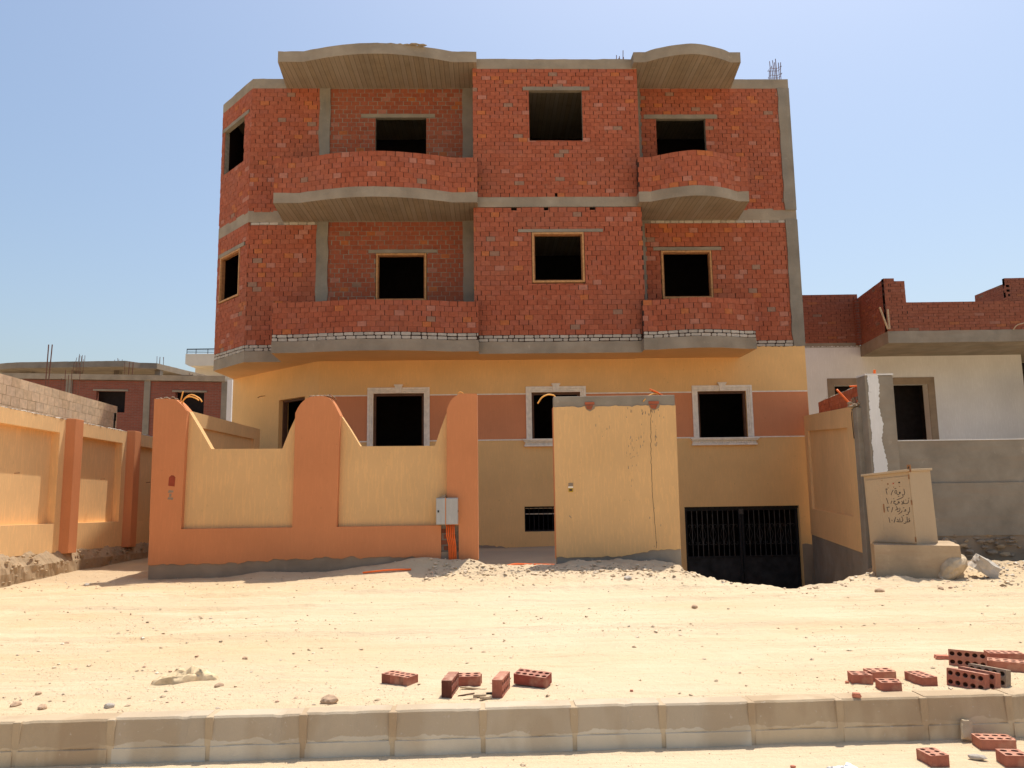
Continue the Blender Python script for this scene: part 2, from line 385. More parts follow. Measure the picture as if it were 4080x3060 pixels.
# ------------------------------------------------------------ terrain
KS = .045
def kline(x): return 4.935+KS*x
LIP = [(2.2, 12.), (2.38, 10.7), (2.6, 9.95), (2.9, 9.6), (3.3, 9.35), (3.85, 9.6), (4.4, 10.15), (4.95, 10.65), (5.3, 11.0), (5.45, 12.5)]
def lip(x, y=0):
    if y > 12.0 and 5.2 < x < 5.48+(y-12.15)*.2: return 11.0
    if x <= LIP[0][0] or x >= LIP[-1][0]: return 99
    for (a, b), (c, d) in zip(LIP, LIP[1:]):
        if a <= x <= c: return b+(d-b)*(x-a)/(c-a)
def sm(a, b, x):
    t = min(1, max(0, (x-a)/(b-a))); return t*t*(3-2*t)
def ground(x, y):
    z = .275+.13*sm(5.0, 10.6, y)
    z += .10*sm(9.2, 11, y)*sm(-4.6, -1.0, x)*(1-sm(1.5, 3, x))
    z += .05*sm(9, 11.5, y)*sm(4.6, 6, x)
    z -= .17*sm(11.1, 12.4, y)*sm(-5.6, -5.2, x)
    if x < -5.4: z += .02
    z += .07*math.exp(-((y-10.86)/.22)**2)*sm(-4.6, -3.4, x)*(1-sm(-.6, -.3, x))*(.7+noise.noise(Vector((x*1.3, 3, 3))))
    z += .06*math.exp(-((y-11.05)/.22)**2)*sm(.5, .9, x)*(1-sm(2.2, 2.45, x))
    z += .10*math.exp(-((x+1.35)/.5)**2-((y-10.85)/.22)**2)+.05*math.exp(-((x+.55)/.35)**2-((y-10.75)/.25)**2)
    z += .05*math.exp(-((x-4.75)/.3)**2-((y-9.75)/.2)**2)
    if -40 < x < 40 and y < 40:
        p = Vector((x, y, 0))
        near = 1-sm(14, 30, y)
        rough = .25+.9*sm(9.3, 10.2, y)*sm(-1.3, -.3, x)*(1-sm(11, 12, y))+.7*math.exp(-((y-9.7)/.8)**2)*sm(-6, -4, x)*.5
        z += near*(.018*noise.noise(p*.7)+.012*noise.noise(p*2.1+Vector((5, 2, 0))))
        q = Vector((x*1.2, y*5.5, 3)); z += near*.007*noise.noise(q)
        z += near*rough*(.022*noise.noise(p*7+Vector((9, 1, 4)))+.014*noise.noise(p*17)+.008*noise.noise(p*33))
        r1 = noise.noise(p*26+Vector((3, 8, 1))); z += near*.006*max(0, r1-.1)*(1-sm(9, 12, y))*2
    for yr in (8.55+.10*math.sin(x*.55), 7.15+.12*math.sin(x*.5+.4), 9.35+.08*math.sin(x*.7+1)):
        d = abs(y-yr); z += -.020*math.exp(-(d/.10)**2)+.012*math.exp(-((d-.17)/.07)**2)+(.006*math.sin(x*42+y*9) if d < .09 else 0)*max(0, noise.noise(Vector((x*.8, y*.3, 2)))+.3)
    l = lip(x, y)
    if y > l and y < 19:
        f = min(1.55, (y-l)*.42); side = 1 if y < 11.3 else sm(2.45, 2.5, x)
        z -= f*side
    return z
def axis(a, b, fine, lo, hi, g=1.25):
    v = []; x = a
    while x < b: v.append(x); x += fine
    v.append(b); s = fine; x = b
    while x < hi: s *= g; x += s; v.append(min(x, hi))
    s = fine; x = a
    while x > lo: s *= g; x -= s; v.insert(0, max(x, lo))
    return v
def grid(name, xs, ys, fn, mat):
    nx, ny = len(xs), len(ys); vs = [fn(x, y) for y in ys for x in xs]
    fs = [(j*nx+i, j*nx+i+1, (j+1)*nx+i+1, (j+1)*nx+i) for j in range(ny-1) for i in range(nx-1)]
    me = bpy.data.meshes.new(name); me.from_pydata(vs, [], fs); me.materials.append(M[mat]); me.shade_smooth(); me.update()
    o = bpy.data.objects.new(name, me); col.objects.link(o); return o
# land behind the kerb (second coordinate = distance behind the kerb's back edge)
KW = .13
def landpt(x, t):
    y = kline(x)*(1-sm(40, 400, abs(x)))+4.9*sm(40, 400, abs(x))+KW-.02+t if abs(x) > 40 else kline(x)+KW-.02+t
    if t < 0: return (x, y, -.1)
    z = ground(x, y)
    if t < .12:
        z = .268+(z-.268)*sm(0, .12, t)+.012*sm(.0, .05, t)*max(0, noise.noise(Vector((x*3, 0, 0)))+.2)
    return (x, y, z)
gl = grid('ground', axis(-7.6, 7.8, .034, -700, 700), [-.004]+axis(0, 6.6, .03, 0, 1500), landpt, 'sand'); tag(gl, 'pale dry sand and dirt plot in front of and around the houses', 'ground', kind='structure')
def roadpt(x, t):
    y = kline(max(-40, min(40, x)))+.06-t
    p = Vector((x, y, 7)); z = .028+.012*noise.noise(p*1.3)*sm(.05, .5, t)+.004*noise.noise(p*9)-.02*sm(.3, 1.2, t)
    z += .015*math.exp(-(t/.12)**2)*(noise.noise(Vector((x*2.2, 1, 1)))+.5)
    return (x, y, z)
gr = grid('road', axis(-5, 5, .035, -700, 700), [0-0]+[i*.03 for i in range(1, 60)]+[1.8*1.3**i for i in range(1, 26)], roadpt, 'sand')
gr.data.flip_normals(); tag(gr, 'unpaved sandy road surface in front of the kerb', 'road', kind='structure')

# ------------------------------------------------------------ kerb
joints = [-5.80, -5.24, -4.68, -4.12, -3.55, -2.99, -2.44, -1.86, -1.30, -.76, -.21, .35, .90, 1.46, 2.02, 2.56, 3.11, 3.67, 4.22, 4.77, 5.33, 5.89]
KLAB = ['one of the plain kerb stones past the left edge of the picture']*3+['plain kerb stone just past the left edge of the picture', 'tan-stained kerb stone cut by the left edge of the picture', 'brown-stained kerb stone second in from the left edge',
        'kerb stone below the crumpled rag', 'pale grey kerb stone left of the one below the brown rock', 'grey kerb stone below the brown rock and the lone long holed brick',
        'dark-smudged kerb stone below the blackened upright brick', 'kerb stone below the tilted brick lying on its side', 'first plain grey kerb stone right of the tilted brick',
        'clean grey kerb stone left of the tan one', 'tan kerb stone left of the one with a brick chip on top', 'kerb stone carrying a small red brick chip on its top',
        'heavily soiled kerb stone below the leaning row of bricks', 'kerb stone at the right edge behind the broken bricks on the road', 'plain kerb stone just past the right edge of the picture']+['one of the plain kerb stones past the right edge of the picture']*3
TAN = {4, 5, 13, 14, 15, 16}
for i, (a, b) in enumerate(zip(joints, joints[1:])):
    root = empty('kerb_stone', ((a+b)/2, kline((a+b)/2)+KW/2, 0), KLAB[i], 'kerb stone', 'kerb stones along the road', math.atan(KS))
    L = (b-a)*1.001; mb = MB(); g = .014
    x0, x1 = -L/2+g, L/2-g
    zt = .287+RU(-.004, .004); fo = RU(-.004, .004); km = 'kerb_tan' if i in TAN else 'kerb'
    prof = [(-KW/2-.034+fo, -.06), (-KW/2-.025+fo, .116), (-KW/2-.019+fo, .119), (-KW/2-.019+fo, .123), (-KW/2-.020+fo, .127), (-KW/2-.004+fo, zt-.012), (-KW/2+.006+fo, zt), (KW/2, zt-.002), (KW/2, -.06)]
    nseg = 22; vs = []
    for k in range(nseg+1):
        x = x0+(x1-x0)*k/nseg
        for (y, z) in prof:
            jj = noise.noise(Vector((x*6+i*3, y*8, z*9)))*.004
            seam = .004 if (.117 < z < .126 and noise.noise(Vector((x*5+i*3, 4, 4))) < -.05) else 0
            chip = -.016*max(0, noise.noise(Vector((x*11+i*7, 1, 2)))-.12) if z > zt-.02 and y < 0 else 0
            vs.append((x, y+jj-chip+seam, z+jj*.4+chip))
    n = len(prof); fs = [(k*n+j, (k+1)*n+j, (k+1)*n+j+1, k*n+j+1) for k in range(nseg) for j in range(n-1)]
    fs += [tuple(range(n))[::-1], tuple(nseg*n+j for j in range(n))]
    mb.mesh(vs, fs, km); mb.build('kerb_block', root)
    mj = MB(); mj.box(L/2-g-.010, L/2+g+.010, -KW/2-.022, KW/2-.004, -.05, .283, 'kerb_tan'); mj.build('mortar_joint', root, bevel=.006)

# ------------------------------------------------------------ the unfinished house (own frame, turned by YAW about the camera's foot)
YAW = R(1.6); OFF = (0, 16.5, 0)
cy, sy = math.cos(YAW), math.sin(YAW)
house = empty('unfinished_house', (-16.5*sy, 16.5*cy, 0), 'three-storey bare red brick house over a finished yellow ground floor, balconies with curved slabs', 'house', rz=YAW)
def HB(mb, name, parent=house, **k): return mb.build(name, parent, off=OFF, **k)
FR = Path([(-60, 16.5), (60, 16.5)])
def F(d0=0.):  # face plane at y = 16.5-d0
    return lambda s, d, z: (s, 16.5-d0-d, z)
Z1T, Z2B, Z2T, Z3B, Z3T = 4.60, 7.51, 7.74, 10.67, 10.90
XL, XB0, XB1, XR = -5.35, -.33, 3.27, 6.97
CH = Path([(-6.43, 17.7), (-5.35, 16.5)])
W = {'L3': (-2.56, -1.41, 8.86, 9.97), 'L2': (-2.53, -1.39, 5.68, 6.79), 'R3': (3.85, 4.99, 8.86, 9.93), 'R2': (3.83, 4.99, 5.68, 6.81)}
MW3 = (.89, 2.05, 9.01, 10.16); MW2 = (.89, 2.02, 5.84, 6.96)
CW2 = (.154, 1.244, 5.90, 7.02); CW3 = (.154, 1.244, 9.06, 10.14)
for lev, (zb, zt, wl, wr, wm, wc) in {2: (4.74, Z2B, W['L2'], W['R2'], MW2, CW2), 3: (Z2T, Z3B, W['L3'], W['R3'], MW3, CW3)}.items():
    zr = zb; top = zt
    mb = MB(); P = F()
    lh = (wl[0]-.33, wl[1]+.2, wl[3], wl[3]+.09) if lev == 3 else (wl[0]-.16, wl[1]+.22, wl[3], wl[3]+.075); rh = (wr[0]-.28, wr[1]+.27, wr[3], wr[3]+.10) if lev == 3 else (wr[0]-.16, wr[1]+.22, wr[3], wr[3]+.075)
    tt = top-(.07 if lev == 2 else 0)
    brickwall(mb, P, XL, -3.81, zr, tt, course=.1 if lev == 3 else .108)
    if lev == 2: whiterow(mb, P, XL+.05, -3.83, tt, top, rows=1, skip=.08, back='mortar')
    HB(mb, 'brick_wall'); mb = MB()
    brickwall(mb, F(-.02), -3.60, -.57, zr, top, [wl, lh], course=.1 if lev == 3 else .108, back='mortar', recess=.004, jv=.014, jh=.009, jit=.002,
              colf=lambda: mul(brickc(), .8))  # balcony shade painted into these bricks as a darker colour
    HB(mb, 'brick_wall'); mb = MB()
    brickwall(mb, F(), 3.50, 6.72, zr, tt, [wr, rh], course=.092 if lev == 3 else .106)
    if lev == 2: whiterow(mb, P, 3.51, 6.7, tt, top, rows=1, skip=.18, back='mortar')
    HB(mb, 'brick_wall'); mb = MB()
    mh = (wm[0]-.13, wm[1]+.17, wm[3], wm[3]+.085) if lev == 3 else (wm[0]-.28, wm[1]+.4, wm[3], wm[3]+.065)
    vents = [(1.42, 1.47, zb, zb+.085)] if lev == 3 else [(.47, .59, top-.065, top-.005), (1.17, 1.27, top-.065, top-.005), (2.15, 2.26, top-.065, top-.005)]
    brickwall(mb, F(.85), XB0, XB1, zr, top, [wm, mh]+vents, course=.0885 if lev == 3 else .106, back='mortar_dark')
    brickwall(mb, Path([(XB0, 16.5), (XB0, 15.762)]), 0, .738, zr, top, course=.1)
    brickwall(mb, Path([(XB1, 15.762), (XB1, 16.5)]), 0, .738, zr, top, course=.1)
    HB(mb, 'bay_wall'); mb = MB()
    brickwall(mb, CH, 0, CH.L-.004, zr, top, [wc, (wc[0]-.12, wc[1]+.25, wc[3], wc[3]+.09)], course=.1)
    HB(mb, 'corner_wall')
# white brick footing course above the first slab
mb = MB()
whiterow(mb, F(), XL, -4.4, Z1T, 4.74); whiterow(mb, F(), 5.3, 6.72, Z1T, 4.74); whiterow(mb, F(.85), XB0+.09, XB1-.1, Z1T, 4.74); whiterow(mb, CH, 0, CH.L, Z1T, 4.74)
wall(mb, F(-.02), -4.4, 5.3, Z1T, 4.74, -.1, 0, [(XB0, XB1, 0, 9)], 'render'); HB(mb, 'white_brick_course')
# columns
for (a, b, d) in ((-3.81, -3.60, .004), (-.57, -.331, -.01), (3.271, 3.50, -.012), (6.72, 6.97, .02)):
    for zb, zt in ((Z1T, Z2B), (Z2T, Z3B)):
        mb = MB(); nz = 26; vs = []
        for k in range(nz+1):
            z = zb+(zt-zb)*k/nz; e1 = .028*noise.noise(Vector((a*3, z*3.3, 0))); e2 = .028*noise.noise(Vector((b*3, z*3.3, 5)))
            if a > 6: e1 += 0; e2 = 0
            vs += [(a-.02+e1, 16.5-d-.008, z), (b+.02+e2 if b < 6.9 else b, 16.5-d-.008, z), (b+.02 if b < 6.9 else b, 16.85, z), (a-.02, 16.85, z)]
        fs = [(4*k, 4*k+1, 4*k+5, 4*k+4) for k in range(nz)]+[(4*k+1, 4*k+2, 4*k+6, 4*k+5) for k in range(nz)]+[(4*k+3, 4*k, 4*k+4, 4*k+7) for k in range(nz)]
        mb.mesh(vs, fs, 'concv'); HB(mb, 'column')
# arc outline of balcony / canopy fronts
def arcfront(xl, xr, ye, fl, fr, bulge, n=18):
    pts = [(xl, ye)]
    for k in range(n+1):
        t = k/n; x = xl+fl+(xr-fr-xl-fl)*t; pts.append((x, ye-bulge*math.sin(math.pi*t)**.92))
    pts.append((xr, ye)); return pts
LB = dict(xl=-4.48, xr=-.24, fl=.55, fr=.53); RB = dict(xl=3.16, xr=5.50, fl=.26, fr=.24)
def rough(poly, a=.006, step=.16, seed=0):
    out = []
    for p, q in zip(poly, poly[1:]+poly[:1]):
        p, q = Vector(p), Vector(q); n = max(1, int((q-p).length/step))
        for k in range(n):
            r = p.lerp(q, k/n); out.append((r.x+a*noise.noise(Vector((r.x*5, r.y*5, seed))), r.y+a*noise.noise(Vector((r.x*5, r.y*5, seed+9)))))
    return out
def slabmesh(poly, z0, z1, under, side='conc', seed=0):
    """plan polygon (ccw) with slightly wavy top edge"""
    poly = rough(poly, .004, .12, seed); n = len(poly); mb = MB()
    lo = [(x, y, z0+.004*noise.noise(Vector((x*6, y*6, seed)))) for x, y in poly]
    hi = [(x, y, z1+.012*noise.noise(Vector((x*4, y*4, seed+3)))+.006*noise.noise(Vector((x*19, y*19, seed+3)))) for x, y in poly]
    mb.mesh(lo+hi, [tuple(range(n-1, -1, -1))], under); mb.mesh(lo+hi, [tuple(range(n, 2*n))], side)
    mb.mesh(lo+hi, [(i, (i+1) % n, n+(i+1) % n, n+i) for i in range(n)], side); return mb
sides = (('left', LB), ('right', RB))
for nm, B in sides:
    for lv, (z0, z1, ye, bulge, under) in enumerate(((4.36, 4.60, 15.40, .22 if nm == 'left' else .20, 'soffit'), (7.515, 7.735, 15.36, .34, 'board'), (Z3B+.003, Z3T+.012, 15.40, .32, 'board'))):
        xl = B['xl'] + (.03 if lv == 0 and nm == 'left' else 0); fp = arcfront(xl, B['xr'], ye, B['fl'], B['fr'], bulge)
        back = 16.612 if lv == 0 else 16.49
        poly = fp+[(B['xr'], back), (xl-(.1 if nm == 'left' else 0), back)] if nm == 'left' else fp+[(B['xr']+.12 if lv else B['xr'], back), (B['xl'], back)]
        if lv == 2:
            o = HB(slabmesh(poly, z0, z1, under, seed=lv+10*(nm == 'left')), 'roof_canopy')
            o['label'] = 'curved concrete roof canopy on the %s' % nm
        else:
            o = HB(slabmesh(poly, z0, z1, under, seed=lv+10*(nm == 'left')), 'balcony')
            # parapet as a sub-part
            zp = z1; mp = MB(); fpp = Path([(x, y+.006) for x, y in fp])
            if lv == 0: whiterow(mp, fpp, 0, fpp.L, z1, 4.745); zp = 4.745
            ptop = 5.41 if lv == 0 else 8.50
            brickwall(mp, fpp, .0, fpp.L, zp, ptop, course=.108, blen=.186, recess=.012)
            if nm == 'left': rp = Path([(xl+.006, 16.49), (xl+.006, ye+.115)])
            else: rp = Path([(B['xr']-.006, ye+.115), (B['xr']-.006, 16.49)])
            brickwall(mp, rp, 0, rp.L, zp, ptop, course=.108, blen=.186)
            if lv == 0: whiterow(mp, rp, 0, rp.L, z1, 4.745)
            wv = [tuple(v) for v in mp.v]
            # gently wavy top like the photo
            pz = [(x, y, z+(.014*noise.noise(Vector((x*1.3, 0, lv)))) if z > ptop-.13 else z) for x, y, z in wv]; mp.v = pz
            ob = mp.build('parapet', None, off=OFF); ob.parent = o
            # floor slope hidden
# plastered underside between overhang and ground wall, slabs and beams
mb = slabmesh([(-6.43, 17.7), (-5.35, 16.5), (-4.46, 16.5), (-4.46, 16.62), (3.4, 16.62), (3.4, 16.7), (6.95, 16.7), (6.95, 26), (-6.43, 26)], 4.36, Z1T, 'soffit', seed=3); HB(mb, 'floor_slab')
mb = slabmesh([(XB0+.09, 15.65), (XB1-.11, 15.65), (XB1-.11, 16.47), (XB0+.09, 16.47)], 4.35, Z1T-.004, 'soffit', seed=4); HB(mb, 'floor_slab')
mb = slabmesh([(-6.43, 17.7), (-5.35, 16.5), (6.97, 16.5), (6.97, 26), (-6.43, 26)], Z2B, Z2T+.03, 'board', seed=5); HB(mb, 'floor_slab')
mb = slabmesh([(XB0+.09, 15.652), (XB1-.05, 15.652), (XB1-.05, 16.498), (XB0+.09, 16.498)], Z2B+.012, Z2T, 'conc', seed=6); HB(mb, 'floor_slab')
mb = slabmesh([(-6.43, 17.7), (-5.35, 16.5), (6.97, 16.5), (6.97, 26), (-6.43, 26)], Z3B, Z3T, 'board', seed=7); HB(mb, 'roof_slab')
mb = slabmesh([(XB0+.09, 15.645), (XB1+.0, 15.645), (XB1+.0, 16.498), (XB0+.09, 16.498)], Z3B-.01, Z3T-.012, 'conc', seed=8); HB(mb, 'roof_slab')
# flank and rear walls (dark inside)
mb = MB()
for (P, L) in ((Path([(-6.43, 26), (-6.43, 17.72)]), 8.28), (Path([(6.95, 16.86), (6.95, 26)]), 9.14)):
    for zb, zt in ((Z1T, Z2B), (Z2T+.03, Z3B)):
        brickwall(mb, P, 0, L, zb, zt, course=.1, blen=.25)
wall(mb, F(-9.5), -6.43, 6.95, Z1T, Z3B, -.2, 0, [], 'brick_far' if 'brick_far' in M else 'bgbrick')
HB(mb, 'flank_wall')
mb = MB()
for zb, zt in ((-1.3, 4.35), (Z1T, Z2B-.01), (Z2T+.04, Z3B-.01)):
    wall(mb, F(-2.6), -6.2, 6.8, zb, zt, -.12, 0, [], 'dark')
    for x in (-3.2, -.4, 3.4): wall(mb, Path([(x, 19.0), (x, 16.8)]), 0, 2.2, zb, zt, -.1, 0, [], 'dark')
wall(mb, Path([(6.69, 16.75), (6.69, 19.0)]), 0, 2.2, -1.4, 4.35, -.03, 0, [], 'dark'); wall(mb, Path([(6.64, 19.0), (6.64, 16.75)]), 0, 2.2, -1.4, 4.35, -.03, 0, [], 'dark')  # added dark sheets covering the lit inner flank behind the gate
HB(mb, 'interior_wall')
# ground floor walls
GW = {'l': (-2.54, -1.45, 1.5, 3.64), 'm': (.88, 1.94, 2.62, 3.63), 'r': (4.51, 5.58, 2.60, 3.615)}
GATE = (4.12, 6.60, -1.3, 1.12); BW = (.69, 1.72, .65, 1.18)
mb = MB(); ZP = 4.36
wall(mb, F(.03), -3.72, 5.46, -1.4, ZP, -.25, 0, [*GW.values(), GATE, BW], 'house_yellow', ns=8)
wall(mb, F(.03), 5.46, 6.95, -1.4, 4.585, -.22, 0, [*GW.values(), GATE], 'house_yellow', ns=2)
for k in range(30):   # ragged plaster lip
    x = 5.47+k*.0493; mb.box(x, x+.0493, 16.47, 16.5, 4.585, 4.585+RU(.002, .022), 'house_yellow')
OB = Path([(-6.44, 19.1), (-4.02, 16.74), (-3.88, 16.59), (-3.72, 16.47)])
DR = (2.2, 3.28, .4, 3.64)
wall(mb, OB, 0, OB.L, -.3, ZP, -.25, 0, [DR], 'house_yellow')
wall(mb, Path([(-6.44, 26), (-6.44, 19.1)]), 0, 6.9, -.3, ZP, -.25, 0, [], 'house_yellow')
wall(mb, Path([(6.951, 16.74), (6.951, 26)]), 0, 9.2, -1.4, 4.585, -.25, -.001, [], 'house_yellow')
HB(mb, 'ground_floor_wall')
surr = {k: (a-.125, b+.125, (c-.1 if k != 'l' else 0), d+.13) for k, (a, b, c, d) in GW.items()}
cutsx = [-3.66]+[v for k in 'lmr' for v in (surr[k][0], surr[k][1])]+[6.94]
for x0, x1 in zip(cutsx[::2], cutsx[1::2]):
    mb = MB(); wall(mb, F(.03), x0, x1, 2.618, 3.585, -.001, .004, [], 'house_orange', ns=3); HB(mb, 'painted_band')
    for z in (3.585, 2.592):
        mb = MB(); wall(mb, F(.03), x0, x1, z, z+.026, -.001, .014, [], 'moulding', ns=3); HB(mb, 'trim_line')
# grey unplastered strip at the wall foot
def ragged(x0, x1, zt, zb, a, seed, step=.05):
    n = max(2, int((x1-x0)/step)); f = zt if callable(zt) else (lambda x: zt)
    return [(x0+(x1-x0)*k/n, f(x0+(x1-x0)*k/n)+a*noise.noise(Vector((k*.37, seed, 0)))+a*.5*noise.noise(Vector((k*1.3, seed, 4)))) for k in range(n+1)]
def raggedstrip(mb, x0, x1, zt, zb, a, seed, y0, y1, mat, step=.05):
    t = ragged(x0, x1, zt, zb, a, seed, step); mb.prismy([(x0, zb), (x1, zb)]+t[::-1], y0, y1, mat)
mb = MB(); raggedstrip(mb, -3.7, 1.4, lambda x: .44-.14*max(0, x+.5) if x < 1 else .25, -.3, .05, 3, 16.455, 16.47, 'grey_base'); HB(mb, 'plinth'); mb = MB()
raggedstrip(mb, 6.62, 6.94, .30, -1.3, .04, 5, 16.455, 16.47, 'grey_base'); HB(mb, 'plinth')
# windows
def window_open(name, P, w, d_in, frame=None, lint=None, depth=.12):
    """reveal lining as the window part; frame and lintel are its sub-parts"""
    a, b, c, d = w; mb = MB(); g = .001
    t = .012
    for (s0, s1, z0, z1) in ((a-t, a+g, c-t, d), (b-g, b+t, c-t, d), (a+g, b-g, c-t, c+g)):
        p = [P(s0, d_in-depth, z0), P(s1, d_in-depth, z0), P(s1, d_in-.016, z0), P(s0, d_in-.016, z0)]
        q = [P(s0, d_in-depth, z1), P(s1, d_in-depth, z1), P(s1, d_in-.016, z1), P(s0, d_in-.016, z1)]
        mb.hexa(p[::-1]+q[::-1], 'mortar' if frame is None else 'darkwood')
    o = HB(mb, name)
    if frame:
        mf = MB(); f = .042
        for (s0, s1, z0, z1, dd) in ((a+.012, a+.012+f, c+.02, d-.006, 0), (b-.012-f, b-.012, c+.02, d-.006, 0), (a+.012+f, b-.012-f, d-.006-f, d-.006, 0), (a+.012+f, b-.012-f, c+.02, c+.02+f, 0)):
            def bar(s0, s1, z0, z1, da, db, m):
                p = [P(s0, db, z0), P(s1, db, z0), P(s1, da, z0), P(s0, da, z0), P(s0, db, z1), P(s1, db, z1), P(s1, da, z1), P(s0, da, z1)]
                mf.hexa(p, m)
            bar(s0, s1, z0, z1, d_in-.10, d_in+.012, frame)
        q = .02   # inner rebate
        x0, x1, y0, y1 = a+.012+f, b-.012-f, c+.02+f, d-.006-f
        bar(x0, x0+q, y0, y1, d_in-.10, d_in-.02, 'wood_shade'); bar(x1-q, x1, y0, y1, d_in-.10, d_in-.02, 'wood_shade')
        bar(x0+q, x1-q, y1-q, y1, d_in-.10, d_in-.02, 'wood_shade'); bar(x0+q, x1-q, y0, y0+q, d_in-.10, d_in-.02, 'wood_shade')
        of = mf.build('window_frame', None, off=OFF, bevel=.004); of.parent = o
    if lint:
        ml = MB(); s0, s1, h = lint; n = 14; vs = []
        for k in range(n+1):
            s = s0+(s1-s0)*k/n
            for (dd, z) in ((.010, d+.002), (.010, d+h), (-.1, d+h), (-.1, d+.002)):
                vs.append(P(s, d_in+dd+.004*noise.noise(Vector((s*7, z*5, 1))), z+(.012*noise.noise(Vector((s*6, 0, z))) if z > d+.01 else 0)))
        fs = [(4*k, 4*k+4, 4*k+5, 4*k+1) for k in range(n)]+[(4*k+1, 4*k+5, 4*k+6, 4*k+2) for k in range(n)]+[(4*k+3, 4*k+7, 4*k+4, 4*k) for k in range(n)]+[(0, 1, 2, 3), (4*n+3, 4*n+2, 4*n+1, 4*n)]
        ml.mesh(vs, fs, 'lintel'); ol = ml.build('lintel', None, off=OFF); ol.parent = o
    return o
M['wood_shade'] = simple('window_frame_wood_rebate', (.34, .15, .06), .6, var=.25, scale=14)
for k, P, d in (('L3', F(-.02), 0), ('R3', F(), 0)): w = W[k]; window_open('window', P, w, d, None, (w[0]-.33, w[1]+.2, .09) if k == 'L3' else (w[0]-.28, w[1]+.27, .1))
for k, P, d in (('L2', F(-.02), 0), ('R2', F(), 0)): w = W[k]; window_open('window', P, w, d, 'wood', (w[0]-.16, w[1]+.22, .075))
window_open('window', F(.85), MW3, 0, None, (MW3[0]-.13, MW3[1]+.17, .085)); window_open('window', F(.85), MW2, 0, 'wood', (MW2[0]-.28, MW2[1]+.4, .065))
window_open('window', CH, CW3, 0, None, (CW3[0]-.1, CW3[1]+.22, .085)); window_open('window', CH, CW2, 0, 'wood', (CW2[0]-.1, CW2[1]+.2, .085))
for k, (a, b, c, d) in GW.items():
    mb = MB(); y = 16.47
    # thin dark timber lining
    for (x0, x1, z0, z1) in ((a, a+.05, c, d), (b-.05, b, c, d), (a+.05, b-.05, d-.05, d)): mb.box(x0, x1, y+.05, y+.13, z0, z1, 'darkwood')
    o = HB(mb, 'window')
    ms = MB(); lo = c-.0
    for off0, off1, pr in ((.125, .072, .045), (.072, .034, .030), (.034, .0, .018)):
        x0, x1, xi0, xi1 = a-off0, b+off0, a-off1, b+off1; zt0, zt1 = d+off0, d+off1
        ms.box(x0, xi0, y-pr, y, lo, zt1, 'moulding'); ms.box(xi1, x1, y-pr, y, lo, zt1, 'moulding'); ms.box(x0, x1, y-pr, y, zt1, zt0, 'moulding')
    os_ = ms.build('window_surround', None, off=OFF, bevel=.006); os_.parent = o
    mk = MB(); cx = (a+b)/2
    mk.prismy([(cx-.055, d+.0), (cx+.055, d+.0), (cx+.08, d+.175), (cx-.08, d+.175)], y-.075, y-.002, 'moulding')
    mk.prismy([(cx-.095, d+.160), (cx+.095, d+.160), (cx+.095, d+.185), (cx-.095, d+.185)], y-.085, y-.002, 'moulding')
    for q in (-.022, .022): mk.box(cx+q-.006, cx+q+.006, y-.08, y-.07, d+.01, d+.155, 'moulding')
    ok = mk.build('keystone', None, off=OFF, bevel=.003); ok.parent = o
    if k != 'l':
        mw = MB(); x0, x1 = a-.21, b+.21
        for (e, z0, z1, pr) in ((0, c-.035, c-.002, .11), (.025, c-.065, c-.035, .09), (.05, c-.125, c-.065, .045), (.035, c-.165, c-.125, .07)):
            mw.box(x0+e, x1-e, y-pr, y, z0, z1, 'moulding')
        nd = 26
        for q in range(nd):
            xx = x0+.07+(x1-x0-.14)*q/nd; mw.box(xx, xx+.030, y-.065, y-.045, c-.118, c-.07, 'moulding')
        ow = mw.build('window_sill', None, off=OFF, bevel=.003); ow.parent = o
# oblique doorway
mb = MB()
for (s0, s1, z0, z1) in ((DR[0], DR[0]+.05, .4, DR[3]), (DR[1]-.05, DR[1], .4, DR[3]), (DR[0]+.05, DR[1]-.05, DR[3]-.05, DR[3])):
    p = [OB(s0, -.10, z0), OB(s1, -.10, z0), OB(s1, -.2, z0), OB(s0, -.2, z0), OB(s0, -.10, z1), OB(s1, -.10, z1), OB(s1, -.2, z1), OB(s0, -.2, z1)]; mb.hexa(p, 'darkwood')
HB(mb, 'doorway')
mb = MB(); mb.tube([OB(1.55, .0, 3.80), OB(1.58, .12, 3.78), OB(1.6, .2, 3.74)], .009, 'rust'); HB(mb, 'conduit_stub')
# basement window with grille
mb = MB(); y = 16.47; a, b, c, d = BW
mb.box(a, b, y+.1, y+.12, c, c+.03, 'iron'); mb.box(a, b, y+.1, y+.12, d-.03, d, 'iron'); mb.box(a, a+.025, y+.1, y+.12, c+.03, d-.03, 'iron')
for k in range(1, 10): mb.box(a+k*.1, a+k*.1+.012, y+.1, y+.112, c+.03, d-.03, 'iron')
o = HB(mb, 'basement_window')
# bright slits of a shutter inside
ms = MB(); ms.box(a, b, y+.22, y+.24, d-.055, d-.04, 'moulding'); ms.box(a, b, y+.22, y+.24, d-.175, d-.155, 'moulding'); of = ms.build('shutter_slat', None, off=OFF); of.parent = o
